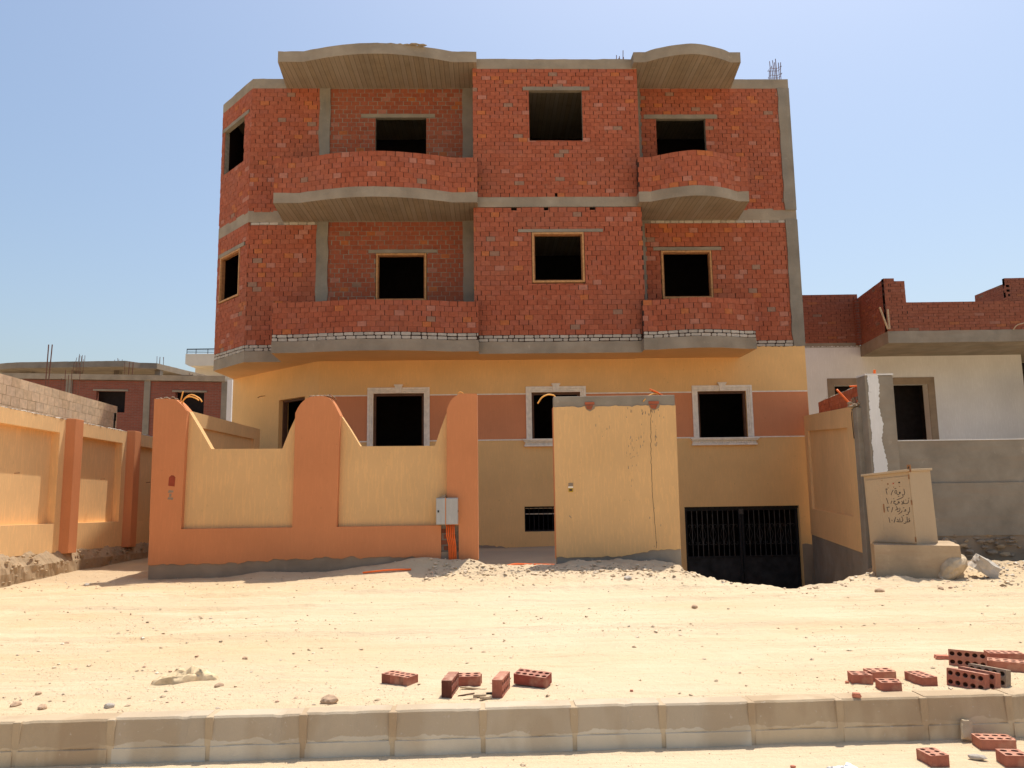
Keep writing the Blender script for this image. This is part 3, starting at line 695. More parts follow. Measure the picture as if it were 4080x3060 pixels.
# basement gate: two leaves
a, b, c, d = GATE; yg = y+.08
def gate_leaf(x0, x1, label):
    mb = MB(); mb.box(x0, x0+.05, yg, yg+.05, c+.05, d-.06, 'iron'); mb.box(x1-.05, x1, yg, yg+.05, c+.05, d-.06, 'iron')
    for z in (d-.09, .03): mb.box(x0+.05, x1-.05, yg+.005, yg+.045, z, z+.04, 'iron')
    o = HB(mb, 'gate_leaf')
    ms = MB(); ms.box(x0+.05, x1-.05, yg+.02, yg+.03, c+.05, .03, 'ironsheet'); ob = ms.build('sheet_panel', None, off=OFF); ob.parent = o
    mg = MB(); n = 9; st = (x1-x0-.1)/(n+1)
    for k in range(1, n+1):
        x = x0+.05+k*st; mg.box(x-.007, x+.007, yg+.015, yg+.029, .07, d-.09, 'iron_bar')
    mg.build_ = 0; og = mg.build('gate_bars', None, off=OFF); og.parent = o
    mc = MB()
    for zc, sgn in ((.70, 1), (.35, -1)):
        for k in range(n+1):
            x = x0+.05+(k+.5)*st; s2 = 1 if k % 2 else -1; pts = []
            for q in range(15):
                t = q/14*4.6; r = st*.42*(1-q/14*.62); pts.append((x+s2*(-r*math.cos(t)), yg+.018, zc+sgn*(r*math.sin(t))))
            mc.tube(pts, .005, 'iron_bar', 5)
            if k < n: mc.tube([(x+s2*st*-.42, yg+.018, zc), (x+s2*st*.1, yg+.018, .525)], .0045, 'iron_bar', 5)
    oc = mc.build('scrollwork', None, off=OFF); oc.parent = o
    return o
M['iron_bar'] = simple('worn_iron_bar', (.085, .08, .075), .45, .4, var=.4, scale=9)
gate_leaf(a+.01, (a+b)/2-.006, ''); gate_leaf((a+b)/2+.006, b-.01, '')
mb = MB(); mb.box(a, b, yg-.02, yg+.06, d-.055, d, 'iron'); mb.box((a+b)/2-.05, (a+b)/2+.05, yg-.012, yg+.0, .95, d-.06, 'iron_bar'); HB(mb, 'gate_head')
# rebar and roof bits
def starter(x0, x1, y, z0, z1, n, parent=house, tilt=.02, r=.008, name='rebar_starter', off=OFF, rings=1):
    mb = MB()
    for k in range(n):
        x = x0+(x1-x0)*(k+RU(-.2, .2))/(n-1); yy = y+(.18 if k % 2 else 0); h = (z1-z0)*RU(.68, 1.02)
        mb.tube([(x, yy, z0-.05), (x+RU(-tilt, tilt)*.4, yy, z0+h*.5), (x+RU(-tilt, tilt), yy, z0+h)], r, 'rebar', 5)
    for q in range(rings):
        z = z0+(z1-z0)*(.35+.28*q); pts = [(x0, y, z), ((x0+x1)/2, y-.01, z-.03), (x1, y, z+.05), (x1, y+.18, z+.03), (x0, y+.18, z+.02), (x0, y, z)]
        mb.tube(pts, r*.6, 'rebar', 5)
    return mb.build(name, parent, off=off)
starter(6.66, 6.93, 16.7, Z3T, 11.53, 8, rings=2, r=.009); starter(3.0, 3.2, 16.6, Z3T, 11.66, 6, rings=1, r=.009)
mb = MB(); mb.tube([(-.42, 15.6, Z3T), (-.42, 15.6, Z3T+.09)], .008, 'rebar', 5); HB(mb, 'rebar_starter')
mb = MB()
for k in range(7): lump(mb, (-2.35+k*.16, 15.12+RU(0, .05), Z3T+.012), (.12, .06, .02), 'conc', seed=k)
HB(mb, 'mortar_lumps')
# ------------------------------------------------------------ front boundary wall of the house
FY = 11.0
fw = empty('boundary_wall', (-2.85, FY, .45), 'orange and yellow plastered front wall with three tall rounded posts and two dipped panels', 'boundary wall')
FO = (-2.85, FY, .45)
def FB(mb, name, **k): return mb.build(name, fw, off=FO, **k)
def cjag(pts, a=.0):
    return pts
def smoothcurve(pts, n=4):
    out = []
    for i in range(len(pts)-1):
        p0 = Vector(pts[max(i-1, 0)]); p1 = Vector(pts[i]); p2 = Vector(pts[i+1]); p3 = Vector(pts[min(i+2, len(pts)-1)])
        for k in range(n):
            t = k/n; q = .5*((2*p1)+(p2-p0)*t+(2*p0-5*p1+4*p2-p3)*t*t+(3*p1-p0-3*p2+p3)*t*t*t); out.append(tuple(q))
    out.append(tuple(pts[-1])); return out
cA = [(-5.19, 2.955), (-4.93, 2.95), (-4.83, 2.90), (-4.71, 2.77)]; cA2 = [(-4.71, 2.77), (-4.55, 2.52), (-4.37, 2.222)]
dip1 = [(-4.37, 2.222), (-3.34, 2.212)]; cB0 = [(-3.34, 2.212), (-3.24, 2.48), (-3.14, 2.72)]; cB = [(-3.14, 2.72), (-3.06, 2.86), (-2.93, 2.95), (-2.71, 2.955), (-2.60, 2.87), (-2.49, 2.67)]
cB2 = [(-2.49, 2.67), (-2.35, 2.46), (-2.21, 2.23)]; dip2 = [(-2.21, 2.23), (-1.13, 2.222)]; cC0 = [(-1.13, 2.222), (-1.04, 2.48), (-.95, 2.74)]; cC = [(-.95, 2.74), (-.89, 2.87), (-.80, 2.945), (-.72, 2.968), (-.51, 2.965)]
sA, sB, sC = smoothcurve(cA), smoothcurve(cB), smoothcurve(cC)
mb = MB(); crest = cA2[1:]+dip1[1:]+cB0[1:]
# yellow infills (recessed), crest line real thickness
mb.prismy([(-4.74, 1.06), (-3.13, 1.06)]+[(-3.13, 2.73)]+cB0[::-1][1:]+dip1[::-1][1:]+cA2[::-1][1:]+[(-4.74, 2.78)], FY+.085, FY+.215, 'yellow'); FB(mb, 'infill_panel', bevel=.006)
mb = MB(); mb.prismy([(-2.51, 1.06), (-.94, 1.06)]+[(-.94, 2.75)]+cC0[::-1][1:]+dip2[::-1][1:]+cB2[::-1][1:]+[(-2.51, 2.67)], FY+.085, FY+.215, 'yellow'); FB(mb, 'infill_panel', bevel=.006)
for (xa, xb, xbb, cv) in ((-5.175, -4.725, -4.725, sA), (-3.145, -2.515, -2.50, sB), (-.952, -.51, -.51, sC)):
    mb = MB(); mb.prismy([(xa, 1.09), (xb, 1.09)]+cv[::-1], FY, FY+.22, 'orange'); FB(mb, 'post', bevel=.008)
# orange base band with a cut-out for the cable chase, ragged foot
mb = MB()
foot = lambda x: .60+.06*sm(-4.5, -2.6, x)-.05*sm(-1.6, -1.1, x)
for (x0, x1) in ((-5.17, -1.035), (-.785, -.51)):
    raggedstrip_pts = ragged(x0, x1, foot if x1 < -.8 else (lambda x: .60), 0, .035, x0, .045)
    mb.prismy(raggedstrip_pts+[(x1, 1.09), (x0, 1.09)], FY, FY+.22, 'orange')
FB(mb, 'base_band')
mb = MB(); mb.box(-5.165, -.515, FY+.012, FY+.21, -.1, .72, 'grey_base'); mb.box(-1.04, -.78, FY+.05, FY+.2, .7, 1.1, 'mortar')
for r in range(5):
    for q in range(2): mb.box(-1.03+q*.09+(r % 2)*.03, -1.03+q*.09+.08+(r % 2)*.03, FY+.043, FY+.05, .66+r*.08, .66+r*.08+.06, 'brick', mul((.35, .12, .07), RU(.7, 1.1)))
FB(mb, 'plinth')
# rubble mortar on the post heads
for (x0, x1, z, sd) in ((-5.18, -4.92, 2.965, 1), (-2.95, -2.62, 2.965, 2)):
    mb = MB()
    for k in range(16): lump(mb, (x0+(x1-x0)*k/15, FY+RU(.03, .18), z+RU(-.01, .015)), (.026, .04, .016), 'grey_base', seed=k+sd)
    FB(mb, 'mortar_cap')
# socket holes in the left post
mb = MB(); poly = [(-4.93, 1.70), (-4.84, 1.69), (-4.835, 1.82), (-4.86, 1.845), (-4.89, 1.85), (-4.925, 1.82)]; mb.prismy(poly, FY-.004, FY+.002, 'chase'); mb.prismy([(-4.93, 1.60), (-4.86, 1.605), (-4.85, 1.63), (-4.92, 1.64)], FY-.003, FY+.002, 'grey_base'); mb.prismy([(-4.935, 1.51), (-4.86, 1.50), (-4.85, 1.53), (-4.92, 1.54)], FY-.003, FY+.002, 'grey_base'); mb.prismy([(-4.91, 1.545), (-4.88, 1.545), (-4.88, 1.59), (-4.91, 1.59)], FY-.003, FY+.002, 'grey_base')
M['chase'] = simple('exposed_brick_hole', (.30, .06, .03), .9); FB(mb, 'socket_hole')
# side return wall running back to the house
sw = empty('side_wall', (-5.3, 13.4, .4), 'low shaded yellow garden wall with recessed panel running back behind the front wall', 'boundary wall')
SO = (-5.3, 13.4, .4)
SP = Path([(-5.34, 15.62), (-5.10, 11.225)])
SP2 = Path([(-5.10, 11.225), (-5.34, 15.62)])
mb = MB(); wall(mb, SP2, 0, SP2.L, .0, 2.84, 0, .12, [], 'yellow'); mb.build('wall_core', sw, off=SO)
mb = MB(); wall(mb, Path([(-5.10, 11.225), (-5.34, 15.62)]), 0, 4.4, .2, 2.845, .12, .165, [(.5, 4.0, .9, 2.62)], 'yellow'); mb.build('raised_border', sw, off=SO)

# electrical box and conduits on the front wall
eb = empty('meter_box', (-.94, FY, 1.12), 'grey paint-splashed electrical box with two doors on the orange right-hand post', 'electrical box'); EO = (-.94, FY, 1.12)
mb = MB(); mb.box(-1.095, -.79, FY-.10, FY+.06, 1.105, 1.475, 'metalbox'); mb.build('cabinet_body', eb, off=EO, bevel=.006)
mb = MB(); mb.box(-1.09, -.967, FY-.108, FY-.1, 1.112, 1.468, 'metalbox'); mb.build('door', eb, off=EO, bevel=.002)
mb = MB(); mb.box(-.952, -.796, FY-.108, FY-.1, 1.112, 1.468, 'metalbox'); o = mb.build('door', eb, off=EO, bevel=.002)
mb = MB(); mb.box(-.966, -.953, FY-.106, FY-.1, 1.10, 1.48, 'orange'); mb.build('paint_streak', eb, off=EO)
mb = MB(); mb.box(-1.072, -1.052, FY-.114, FY-.108, 1.275, 1.305, 'iron'); mb.build('latch', eb, off=EO); mb = MB(); mb.box(-.79, -.783, FY-.09, FY-.07, 1.28, 1.30, 'iron'); mb.build('hinge', eb, off=EO)
mb = MB(); mb.prismy([(-1.09, 1.476), (-.965, 1.476), (-.965, 1.525)], FY-.09, FY+.05, 'grey_base'); mb.build('mortar_patch', eb, off=EO)
for k in range(5):
    mb = MB(); x = -.955+k*.026; xe = -.915+k*.023
    mb.tube([(x, FY-.02, 1.12), (x+.004, FY-.03, .95), (xe-.004, FY-.035, .8), (xe, FY-.03, .62), (xe, FY-.02, .5)], .0105, 'conduit', 8)
    o = mb.build('conduit', None, smooth=True); tag(o, 'upright orange conduit below the electrical box, %s of five side by side' % ['leftmost', 'second from left', 'middle', 'second from right', 'rightmost'][k], 'conduit', 'conduits below the electrical box')
def cable(pts, r, mat, label, cat='conduit', n=5):
    mb = MB(); mb.tube(smoothcurve3(pts, n), r, mat, 8); o = mb.build('conduit' if cat == 'conduit' else cat, None, smooth=True); return tag(o, label, cat)
def smoothcurve3(pts, n=5):
    out = []
    for i in range(len(pts)-1):
        p0 = Vector(pts[max(i-1, 0)]); p1 = Vector(pts[i]); p2 = Vector(pts[i+1]); p3 = Vector(pts[min(i+2, len(pts)-1)])
        for k in range(n):
            t = k/n; out.append(.5*((2*p1)+(p2-p0)*t+(2*p0-5*p1+4*p2-p3)*t*t+(3*p1-p0-3*p2+p3)*t*t*t))
    out.append(Vector(pts[-1])); return out
cable([(-4.86, 11.1, 2.86), (-4.845, 11.1, 2.95), (-4.82, 11.1, 3.07)], .010, 'conduit_y', 'short straight yellow-orange conduit sticking up from the left post')
cable([(-4.85, 11.12, 2.86), (-4.80, 11.12, 2.97), (-4.70, 11.1, 3.02), (-4.58, 11.08, 2.97), (-4.52, 11.06, 2.91)], .010, 'conduit_y', 'upper of two arched yellow-orange conduits on the left post')
cable([(-4.84, 11.08, 2.85), (-4.79, 11.06, 2.94), (-4.71, 11.05, 2.985), (-4.61, 11.04, 2.96), (-4.555, 11.03, 2.925)], .009, 'conduit_y', 'lower of two arched yellow-orange conduits on the left post')
cable([(-.80, FY+.1, 2.93), (-.79, FY+.1, 2.985), (-.755, FY+.1, 3.005), (-.72, FY+.1, 2.985), (-.715, FY+.1, 2.94)], .006, 'conduit_y', 'tiny loop of conduit on top of the right-hand post of the orange wall')
cable([(-2.72, FY+.08, 2.95), (-2.66, FY+.06, 2.985), (-2.60, FY+.05, 2.95), (-2.56, FY+.05, 2.90)], .009, 'rust', 'brown curled conduit on top of the middle orange post')
cable([(-2.05, 10.55, ground(-2.05, 10.55)+.02), (-1.7, 10.56, ground(-1.7, 10.56)+.03), (-1.4, 10.57, ground(-1.4, 10.57)+.015)], .012, 'conduit', 'orange conduit lying on the ground in front of the orange wall')
cable([(-.2, 11.6, ground(-.2, 11.6)-.02), (.0, 11.8, ground(0, 11.8)+.05), (.25, 11.9, ground(.25, 11.9)+.06), (.55, 11.7, ground(.55, 11.7)+.02), (.72, 11.5, ground(.72, 11.5)-.03)], .013, 'conduit', 'orange conduit arched over the ground in the gateway')

# ------------------------------------------------------------ free-standing gate pier (yellow)
gp = empty('gate_pier', (1.5, 11.2, .5), 'wide yellow plastered wall slab beside the gateway, cracked, with bare concrete on top', 'wall'); GO = (1.5, 11.2, .5)
def GB(mb, name, **k): return mb.build(name, gp, off=GO, **k)
top = ragged(.603, 2.405, 2.775, 0, .022, 8, .04); bot = ragged(.605, 2.395, lambda x: .60+.10*sm(1.3, 2.3, x), 0, .03, 12, .04)
mface = MB(); mface.prismy(bot+top[::-1], 11.2, 11.44, 'yellow')
mb = MB(); mb.box(.608, 2.40, 11.212, 11.43, -.4, 2.93, 'render'); GB(mb, 'concrete_core', bevel=.01)
mb = MB(); mb.box(.596, .6035, 11.203, 11.437, .58, 2.77, 'orange'); GB(mb, 'painted_edge')
for (x, w) in ((1.07, .14), (2.01, .15)):
    mb = MB(); jit_ = .012
    mb.box(x, x+w, 11.198, 11.214, 2.80, 2.84, 'brick', (.50, .14, .07)); mb.prismy([(x+.03, 2.735), (x+w-.05, 2.725), (x+w-.02, 2.79), (x+.01, 2.79)], 11.190, 11.214, 'brick', (.42, .12, .06))
    mb.prismy([(x-.01, 2.79), (x+.02, 2.73), (x+w*.5, 2.70), (x+w, 2.74), (x+w+.02, 2.80)], 11.1975, 11.21, 'grey_base'); GB(mb, 'exposed_brick')
mb = MB(); pts = []
for k in range(60):
    z = 2.72-k*.034; pts.append((2.035-.02*sm(2.7, 2.0, z)+.012*noise.noise(Vector((k*.55, 3, 3)))+.03*sm(1.6, .7, z), 11.1995, z))
mb.tube(pts, .0028, 'pipe_black', 5); GB(mb, 'crack')
mb = mface
rs = random.Random(5)
for (cx_, cz, wx, wz, n) in ((1.72, 2.15, .035, .30, 26), (1.86, 2.25, .03, .2, 10), (2.1, 2.62, .05, .07, 10), (2.10, 2.3, .015, .10, 14), (1.93, 2.68, .03, .06, 7), (1.3, 2.45, .1, .2, 5), (2.05, 1.0, .04, .3, 6)):
    for k in range(n):
        x = cx_+rs.gauss(0, wx); z = cz+rs.gauss(0, wz)*.8; a = rs.uniform(.002, .007); b_ = rs.uniform(.006, .028)
        mb.prismy([(x-a, z-b_*.6), (x+a*.4, z-b_), (x+a, z+b_*.3), (x-a*.2, z+b_)], 11.1975, 11.2005, 'grey_base')
mb.prismy([(.80, 1.185), (.83, 1.155), (.835, 1.16), (.805, 1.20)], 11.197, 11.2005, 'grey_base')
GB(mb, 'plaster_face')
mb = MB(); mb.box(.80, .865, 11.190, 11.2, 1.612, 1.66, 'grey_base'); mb.box(.795, .867, 11.188, 11.2, 1.588, 1.613, 'moulding'); mb.box(.80, .865, 11.192, 11.2, 1.532, 1.588, 'socket'); mb.box(.812, .853, 11.189, 11.192, 1.545, 1.575, 'darkwood')
M['socket'] = simple('yellow_socket', (.55, .36, .03), .6); GB(mb, 'socket')
cable([(.66, 11.3, 2.90), (.62, 11.28, 2.955), (.53, 11.25, 2.965), (.44, 11.22, 2.92), (.375, 11.2, 2.83)], .011, 'conduit_y', 'yellow conduit arching off the left top corner of the yellow pier')
cable([(2.22, 11.33, 2.91), (2.14, 11.3, 2.965), (2.03, 11.25, 2.93), (1.93, 11.2, 2.84)], .009, 'conduit_y', 'yellow conduit bending down over the right top edge of the yellow pier')
cable([(2.26, 11.32, 2.92), (2.16, 11.3, 2.98), (2.05, 11.3, 3.03)], .013, 'conduit', 'orange conduit end pointing up from the right top of the yellow pier')
cable([(2.30, 11.33, 2.91), (2.2, 11.32, 2.96), (2.08, 11.31, 2.995)], .009, 'rust', 'brown conduit end beside the orange one on the yellow pier')

# ------------------------------------------------------------ right side yard wall
yw = empty('yard_wall', (5.9, 14.3, 0), 'yellow yard wall with recessed panel beside the basement ramp', 'boundary wall'); YO = (5.9, 14.3, 0)
YP = Path([(6.28, 16.44), (5.42, 12.15)]); YL = YP.L     # visible face looks left: path from back to front
mb = MB(); wall(mb, lambda s, d, z: YP(s, d, z+(-.22*s/YL if z > 2 else 0)), 0, YL, .52, 3.03, -.16, 0, [(.35, YL-.42, 1.06, 2.70)], 'yellow_lit', ns=6)
wall(mb, YP, .3, YL-.35, 1.0, 2.75, -.16, -.05, [], 'yellow_lit'); mb.build('plaster_face', yw, off=YO)
mb = MB(); wall(mb, YP, 0, YL, -1.6, .53, -.18, -.012, [], 'render', ns=4)
t = ragged(0, YL, .50, 0, .06, 4, .05)
mb.build('retaining_foot', yw, off=YO)
mb = MB(); mb.box(5.425, 5.64, 12.0, 12.17, -.5, 2.78, 'render'); mb.build('end_pier', yw, off=YO, bevel=.008)
mb = MB()
for k in range(22): lump(mb, (5.36+RU(0, .30), 12.08+RU(-.08, .1), 2.80+RU(0, .06)), (RU(.02, .05), RU(.02, .05), RU(.012, .03)), 'grey_base', seed=k+40)
mb.build('mortar_cap', yw, off=YO)
mb = MB(); mb.prismy([(5.405, 1.66), (5.42, 1.66), (5.44, 1.75), (5.425, 1.76)], 12.2, 12.3, 'rust')
# bare brick wall just behind it
bw = empty('brick_wall', (6.1, 14.5, 0), 'bare red brick wall with broken mortar top standing behind the yellow yard wall', 'wall'); BO = (6.1, 14.5, 0)
BP = Path([(6.62, 16.44), (5.74, 12.15)]); mb = MB()
brickwall(mb, lambda s, d, z: BP(s, d, z+(z-2.4)*.12*(1-s/4.3)), 0, BP.L, 2.2, 3.22, course=.085, blen=.24, jv=.012)
wall(mb, BP, 0, BP.L, -.3, 2.2, -.12, 0, [], 'render'); mb.build('brickwork', bw, off=BO)
mb = MB()
for k in range(60):
    s = BP.L*k/59; p = BP(s, -.05, 3.24+.10*(1-s/4.3)*.8); z = 3.225+(3.22-2.4)*.12*(1-s/4.3)
    lump(mb, (p[0], p[1], z), (.05, .06, RU(.012, .03)), 'grey_base', seed=k)
for k in range(12): 
    s = 3.1+RU(0, .5); p = BP(s, .012, 3.1-RU(0, .25)); lump(mb, p, (.025, .02, .04), 'grey_base', seed=k+90)
mb.build('mortar_cap', bw, off=BO)
p0 = YP(YL-.55, -.05, 2.8)
cable([(5.47, 12.22, 2.80), (5.42, 12.3, 2.92), (5.33, 12.45, 3.12)], .018, 'conduit', 'thick orange conduit leaning out of the yard wall top')
cable([(5.62, 12.3, 3.16), (5.52, 12.4, 3.165)], .014, 'conduit', 'short orange conduit lying in the mortar on the bare brick wall')
cable([(5.44, 12.16, 2.80), (5.405, 12.14, 2.68), (5.415, 12.14, 2.3)], .006, 'pipe_black', 'thin black cable hanging down the end of the yard wall', 'cable')
# tall grey and white pier
pr = empty('pier', (5.6, 11.8, .4), 'tall cement-rendered pier with a ragged white painted stripe', 'pier'); PO = (5.6, 11.8, .4)
mb = MB(); mb.box(5.50, 5.94, 11.80, 12.10, -.4, 3.26, 'render'); mb.build('pier_body', pr, off=PO, bevel=.012)
NR = 190; zz_ = [.5+k*2.77/(NR-1) for k in range(NR)]
l_ = [(5.535+.02*noise.noise(Vector((z*7, 0, 0)))+.014*noise.noise(Vector((z*31, 0, 0)))+.008*noise.noise(Vector((z*80, 0, 0))), z) for z in zz_]
r_ = [(5.70+.04*noise.noise(Vector((z*3.4, 7, 0)))+.02*noise.noise(Vector((z*23, 3, 0)))+.012*noise.noise(Vector((z*70, 3, 0)))+.05*sm(2.6, 1.4, z), z) for z in zz_]
mb = MB()
for (a, b, c, d) in zip(l_, l_[1:], r_, r_[1:]): mb.mesh([(a[0], 11.794, a[1]), (c[0], 11.794, c[1]), (d[0], 11.794, d[1]), (b[0], 11.794, b[1])], [(0, 1, 2, 3)], 'white_plaster')
mb.box(5.50, 5.94, 11.79, 12.1, 3.262, 3.285, 'white_plaster'); mb.build('painted_stripe', pr, off=PO)
cable([(5.70, 11.9, 3.27), (5.71, 11.9, 3.36)], .02, 'conduit', 'short orange conduit stub on top of the grey and white pier')
# grey street wall of the neighbour
gw = empty('grey_wall', (8, 11.6, .4), 'long bare cement-rendered garden wall in front of the white neighbour house', 'boundary wall'); WO = (8, 11.6, .4)
mb = MB(); wall(mb, lambda s, d, z: (s, 11.9-d, z), 5.94, 16, 1.58, 2.235, -.2, 0, [], 'render', ns=10); wall(mb, lambda s, d, z: (s, 11.87-d, z), 5.94, 16, .78, 1.58, -.2, 0, [], 'render', ns=10)
mb.build('wall_body', gw, off=WO)
mb = MB(); raggedstrip(mb, 5.94, 16, .86, -.2, .05, 31, 11.885, 12.1, 'grey_base'); mb.build('footing', gw, off=WO)
mb = MB(); mb.box(5.94, 16, 11.89, 12.12, 2.236, 2.25, 'white_plaster'); mb.build('coping', gw, off=WO)
mb = MB()
for k in range(90): lump(mb, (5.95+RU(0, 4.5), 11.85+RU(-.06, .05), RU(.42, .80)), (RU(.03, .10), RU(.02, .05), RU(.015, .04)), 'stonebase' if RU(0, 1) < .3 else 'grey_base', seed=k)
mb.build('broken_footing', gw, off=WO)
mt = empty('meter_box', (6.3, 11.8, 1.1), 'small pale grey meter box fixed to the grey wall behind the utility cabinet', 'electrical box')
mb = MB(); mb.box(6.16, 6.36, 11.76, 11.87, .98, 1.48, 'metalbox'); mb.build('box_body', mt, off=(6.3, 11.8, 1.1), bevel=.008)
mb = MB(); mb.box(6.18, 6.345, 11.752, 11.76, 1.0, 1.46, 'white_plaster'); mb.build('door', mt, off=(6.3, 11.8, 1.1), bevel=.003)

# ------------------------------------------------------------ utility cabinet on its plinth
pl = MB()
def plinthpts():
    vs = []; nx, nz = 14, 5
    return vs
bm = bmesh.new(); bmesh.ops.create_cube(bm, size=1); bmesh.ops.subdivide_edges(bm, edges=bm.edges, cuts=7, use_grid_fill=True)
for v in bm.verts:
    p = v.co; x, y, z = p.x*.98, p.y*.9, p.z*.55
    e = noise.noise(Vector((x*6, y*6, z*6)))*.014+noise.noise(Vector((x*17, y*17, z*17)))*.006
    if p.x > .42: e += .02*noise.noise(Vector((0, y*9, z*9+3))); x += .03*noise.noise(Vector((3, y*4, z*6)))
    v.co = Vector((x, y, z))*(1+e*.6)+Vector((0, 0, 0))
    if p.z > .49 and abs(p.x) > .49: v.co.z -= .03
me = bpy.data.meshes.new('cabinet_plinth'); bm.to_mesh(me); bm.free(); me.materials.append(None); me.shade_flat()
M['plinth_c'] = concrete('plinth_concrete', (.46, .34, .215), warm=(.40, .25, .14)); me.materials[0] = M['plinth_c']
po = bpy.data.objects.new('concrete_plinth', me); col.objects.link(po); po.location = (5.30, 10.36, .535); po.rotation_euler = (0, 0, R(-22))
tag(po, 'rough sand-stained concrete block carrying the utility cabinet', 'plinth')
cabM = Matrix.Translation((5.17, 9.99, .80)) @ Matrix.Rotation(R(-1.6), 4, 'Y') @ Matrix.Rotation(R(-57), 4, 'Z')
cb = empty('utility_cabinet', (0, 0, 0), 'beige metal utility cabinet with handwritten black marker lines, leaning on its concrete block', 'utility cabinet'); cb.matrix_world = cabM
# local frame: right front edge at x=0, y=0; wide face spans x -0.66..0, depth to y 0.40
CWd, CD, CHt = .65, .50, .95
mb = MB(); mb.hexa([(-CWd, 0, 0), (0, 0, 0), (0, CD, 0), (-CWd, CD, 0), (-CWd, 0, CHt-.045), (0, 0, CHt), (0, CD, CHt), (-CWd, CD, CHt-.045)], 'cab'); mb.build('cabinet_body', cb, bevel=.006)
mb = MB(); mb.hexa([(-CWd+.03, -.012, .03), (-.014, -.012, .03), (-.014, 0, .03), (-CWd+.03, 0, .03), (-CWd+.03, -.012, CHt-.10), (-.014, -.012, CHt-.058), (-.014, 0, CHt-.058), (-CWd+.03, 0, CHt-.10)], 'cab'); mb.build('door', cb, bevel=.003)
mb = MB(); mb.hexa([(-CWd-.015, -.04, CHt-.045), (.02, -.05, CHt+.0), (.02, CD+.02, CHt+.0), (-CWd-.015, CD+.02, CHt-.045), (-CWd-.015, -.04, CHt-.02), (.02, -.05, CHt+.03), (.02, CD+.02, CHt+.03), (-CWd-.015, CD+.02, CHt-.02)], 'cab'); mb.build('roof_cap', cb, bevel=.004)
mb = MB()
for k in range(12):
    t = 2*math.pi*k/12
mb.box(-.01, .04, -.03, -.022, CHt-.01, CHt+.085, 'rust'); mb.box(.008, .022, -.034, -.03, CHt+.04, CHt+.06, 'pipe_black'); mb.build('lifting_lug', cb)
mb = MB()
for z in (.08, .55, .88): mb.tube([(-.008, -.014, z-.03), (-.008, -.014, z+.03)], .008, 'rust', 8)
mb.build('hinge', cb)
mb = MB(); mb.box(-.40, -.385, -.018, -.012, .42, .53, 'rust'); mb.box(-.43, -.425, -.013, -.012, .03, .89, 'rust_line' if 'rust_line' in M else 'cab'); mb.build('handle', cb)
def knob(x, z, r, mat, nm='indicator_lamp'):
    mb = MB(); mb.tube([(x, -.012, z), (x, -.018, z)], r, mat, 10); mb.build(nm, cb)
def zp(x, y):   # zoomed photo coordinate -> door plane
    e = 860+(1060-860)*y/1659
    return (-(e-x)/8.29/166*CWd*1.0-.0, CHt+.02-(34+y/8.29)/310*.97)
for (x, y, r, m) in ((240, 185, .009, 'rust'), (400, 170, .009, 'red'), (570, 145, .010, 'iron')): u, v = zp(x, y); knob(u, v, r, m)
for (x, y) in ((60, 60), (415, 305), (588, 282), (255, 325)): u, v = zp(x, y); knob(u, v, .005, 'rust', 'screw')
strokes = [  # handwriting, right to left, four lines
 [(190, 350), (195, 400), (215, 480), (230, 545)], [(190, 345), (212, 365), (232, 375)], [(400, 400), (370, 480), (348, 575)],
 [(485, 415), (455, 440), (455, 495), (485, 515), (510, 490), (512, 440), (485, 415)], [(440, 355), (485, 345)], [(512, 505), (530, 555), (570, 560), (610, 520), (612, 485), (590, 470), (575, 500), (610, 515)], [(570, 600), (575, 640)],
 [(712, 370), (725, 440), (742, 500), (735, 560), (690, 575), (665, 560)], [(690, 580), (700, 640), (650, 680), (580, 715), (515, 745)],
 [(215, 675), (240, 760), (262, 830), (275, 880)], [(375, 770), (365, 830), (350, 870)], [(415, 705), (440, 695)], [(430, 790), (470, 775), (480, 790), (440, 820), (430, 860), (470, 880), (510, 870)], [(480, 915), (530, 900), (560, 860), (600, 830), (575, 790), (560, 840), (610, 850)], [(655, 885), (700, 880), (690, 830), (660, 790)], [(700, 880), (720, 850), (715, 760)], [(720, 860), (790, 870), (840, 855), (860, 800), (850, 745)], [(765, 750), (785, 745)], [(850, 700), (878, 672)],
 [(232, 995), (262, 1000), (280, 985), (300, 1000), (315, 985)], [(240, 1000), (260, 1080), (282, 1155)], [(412, 990), (395, 1080), (378, 1160)],
 [(520, 960), (530, 1020), (545, 1075)], [(485, 1090), (540, 1080), (570, 1045), (555, 1020)], [(545, 1130), (570, 1150), (610, 1130), (625, 1070), (610, 1010)], [(685, 1110), (670, 1160), (620, 1195), (590, 1235)], [(730, 1130), (780, 1130), (800, 1090), (775, 1070), (760, 1110)], [(710, 1015), (742, 1010)], [(885, 985), (895, 1060), (905, 1130), (885, 1165), (845, 1160)], [(870, 1180), (865, 1225), (800, 1255)],
 [(305, 1345), (325, 1430), (345, 1530)], [(390, 1435), (412, 1450)], [(505, 1335), (485, 1430), (465, 1520)], [(535, 1485), (590, 1495), (580, 1430), (550, 1395)], [(590, 1495), (640, 1500), (620, 1380)], [(620, 1495), (690, 1495), (715, 1450), (705, 1350)], [(715, 1290), (745, 1265)], [(670, 1335), (700, 1332)],
 [(740, 1525), (770, 1550), (810, 1530), (800, 1490), (850, 1500), (840, 1420), (830, 1320)], [(850, 1495), (900, 1490), (890, 1430), (890, 1355)], [(890, 1480), (925, 1460), (905, 1430)]]
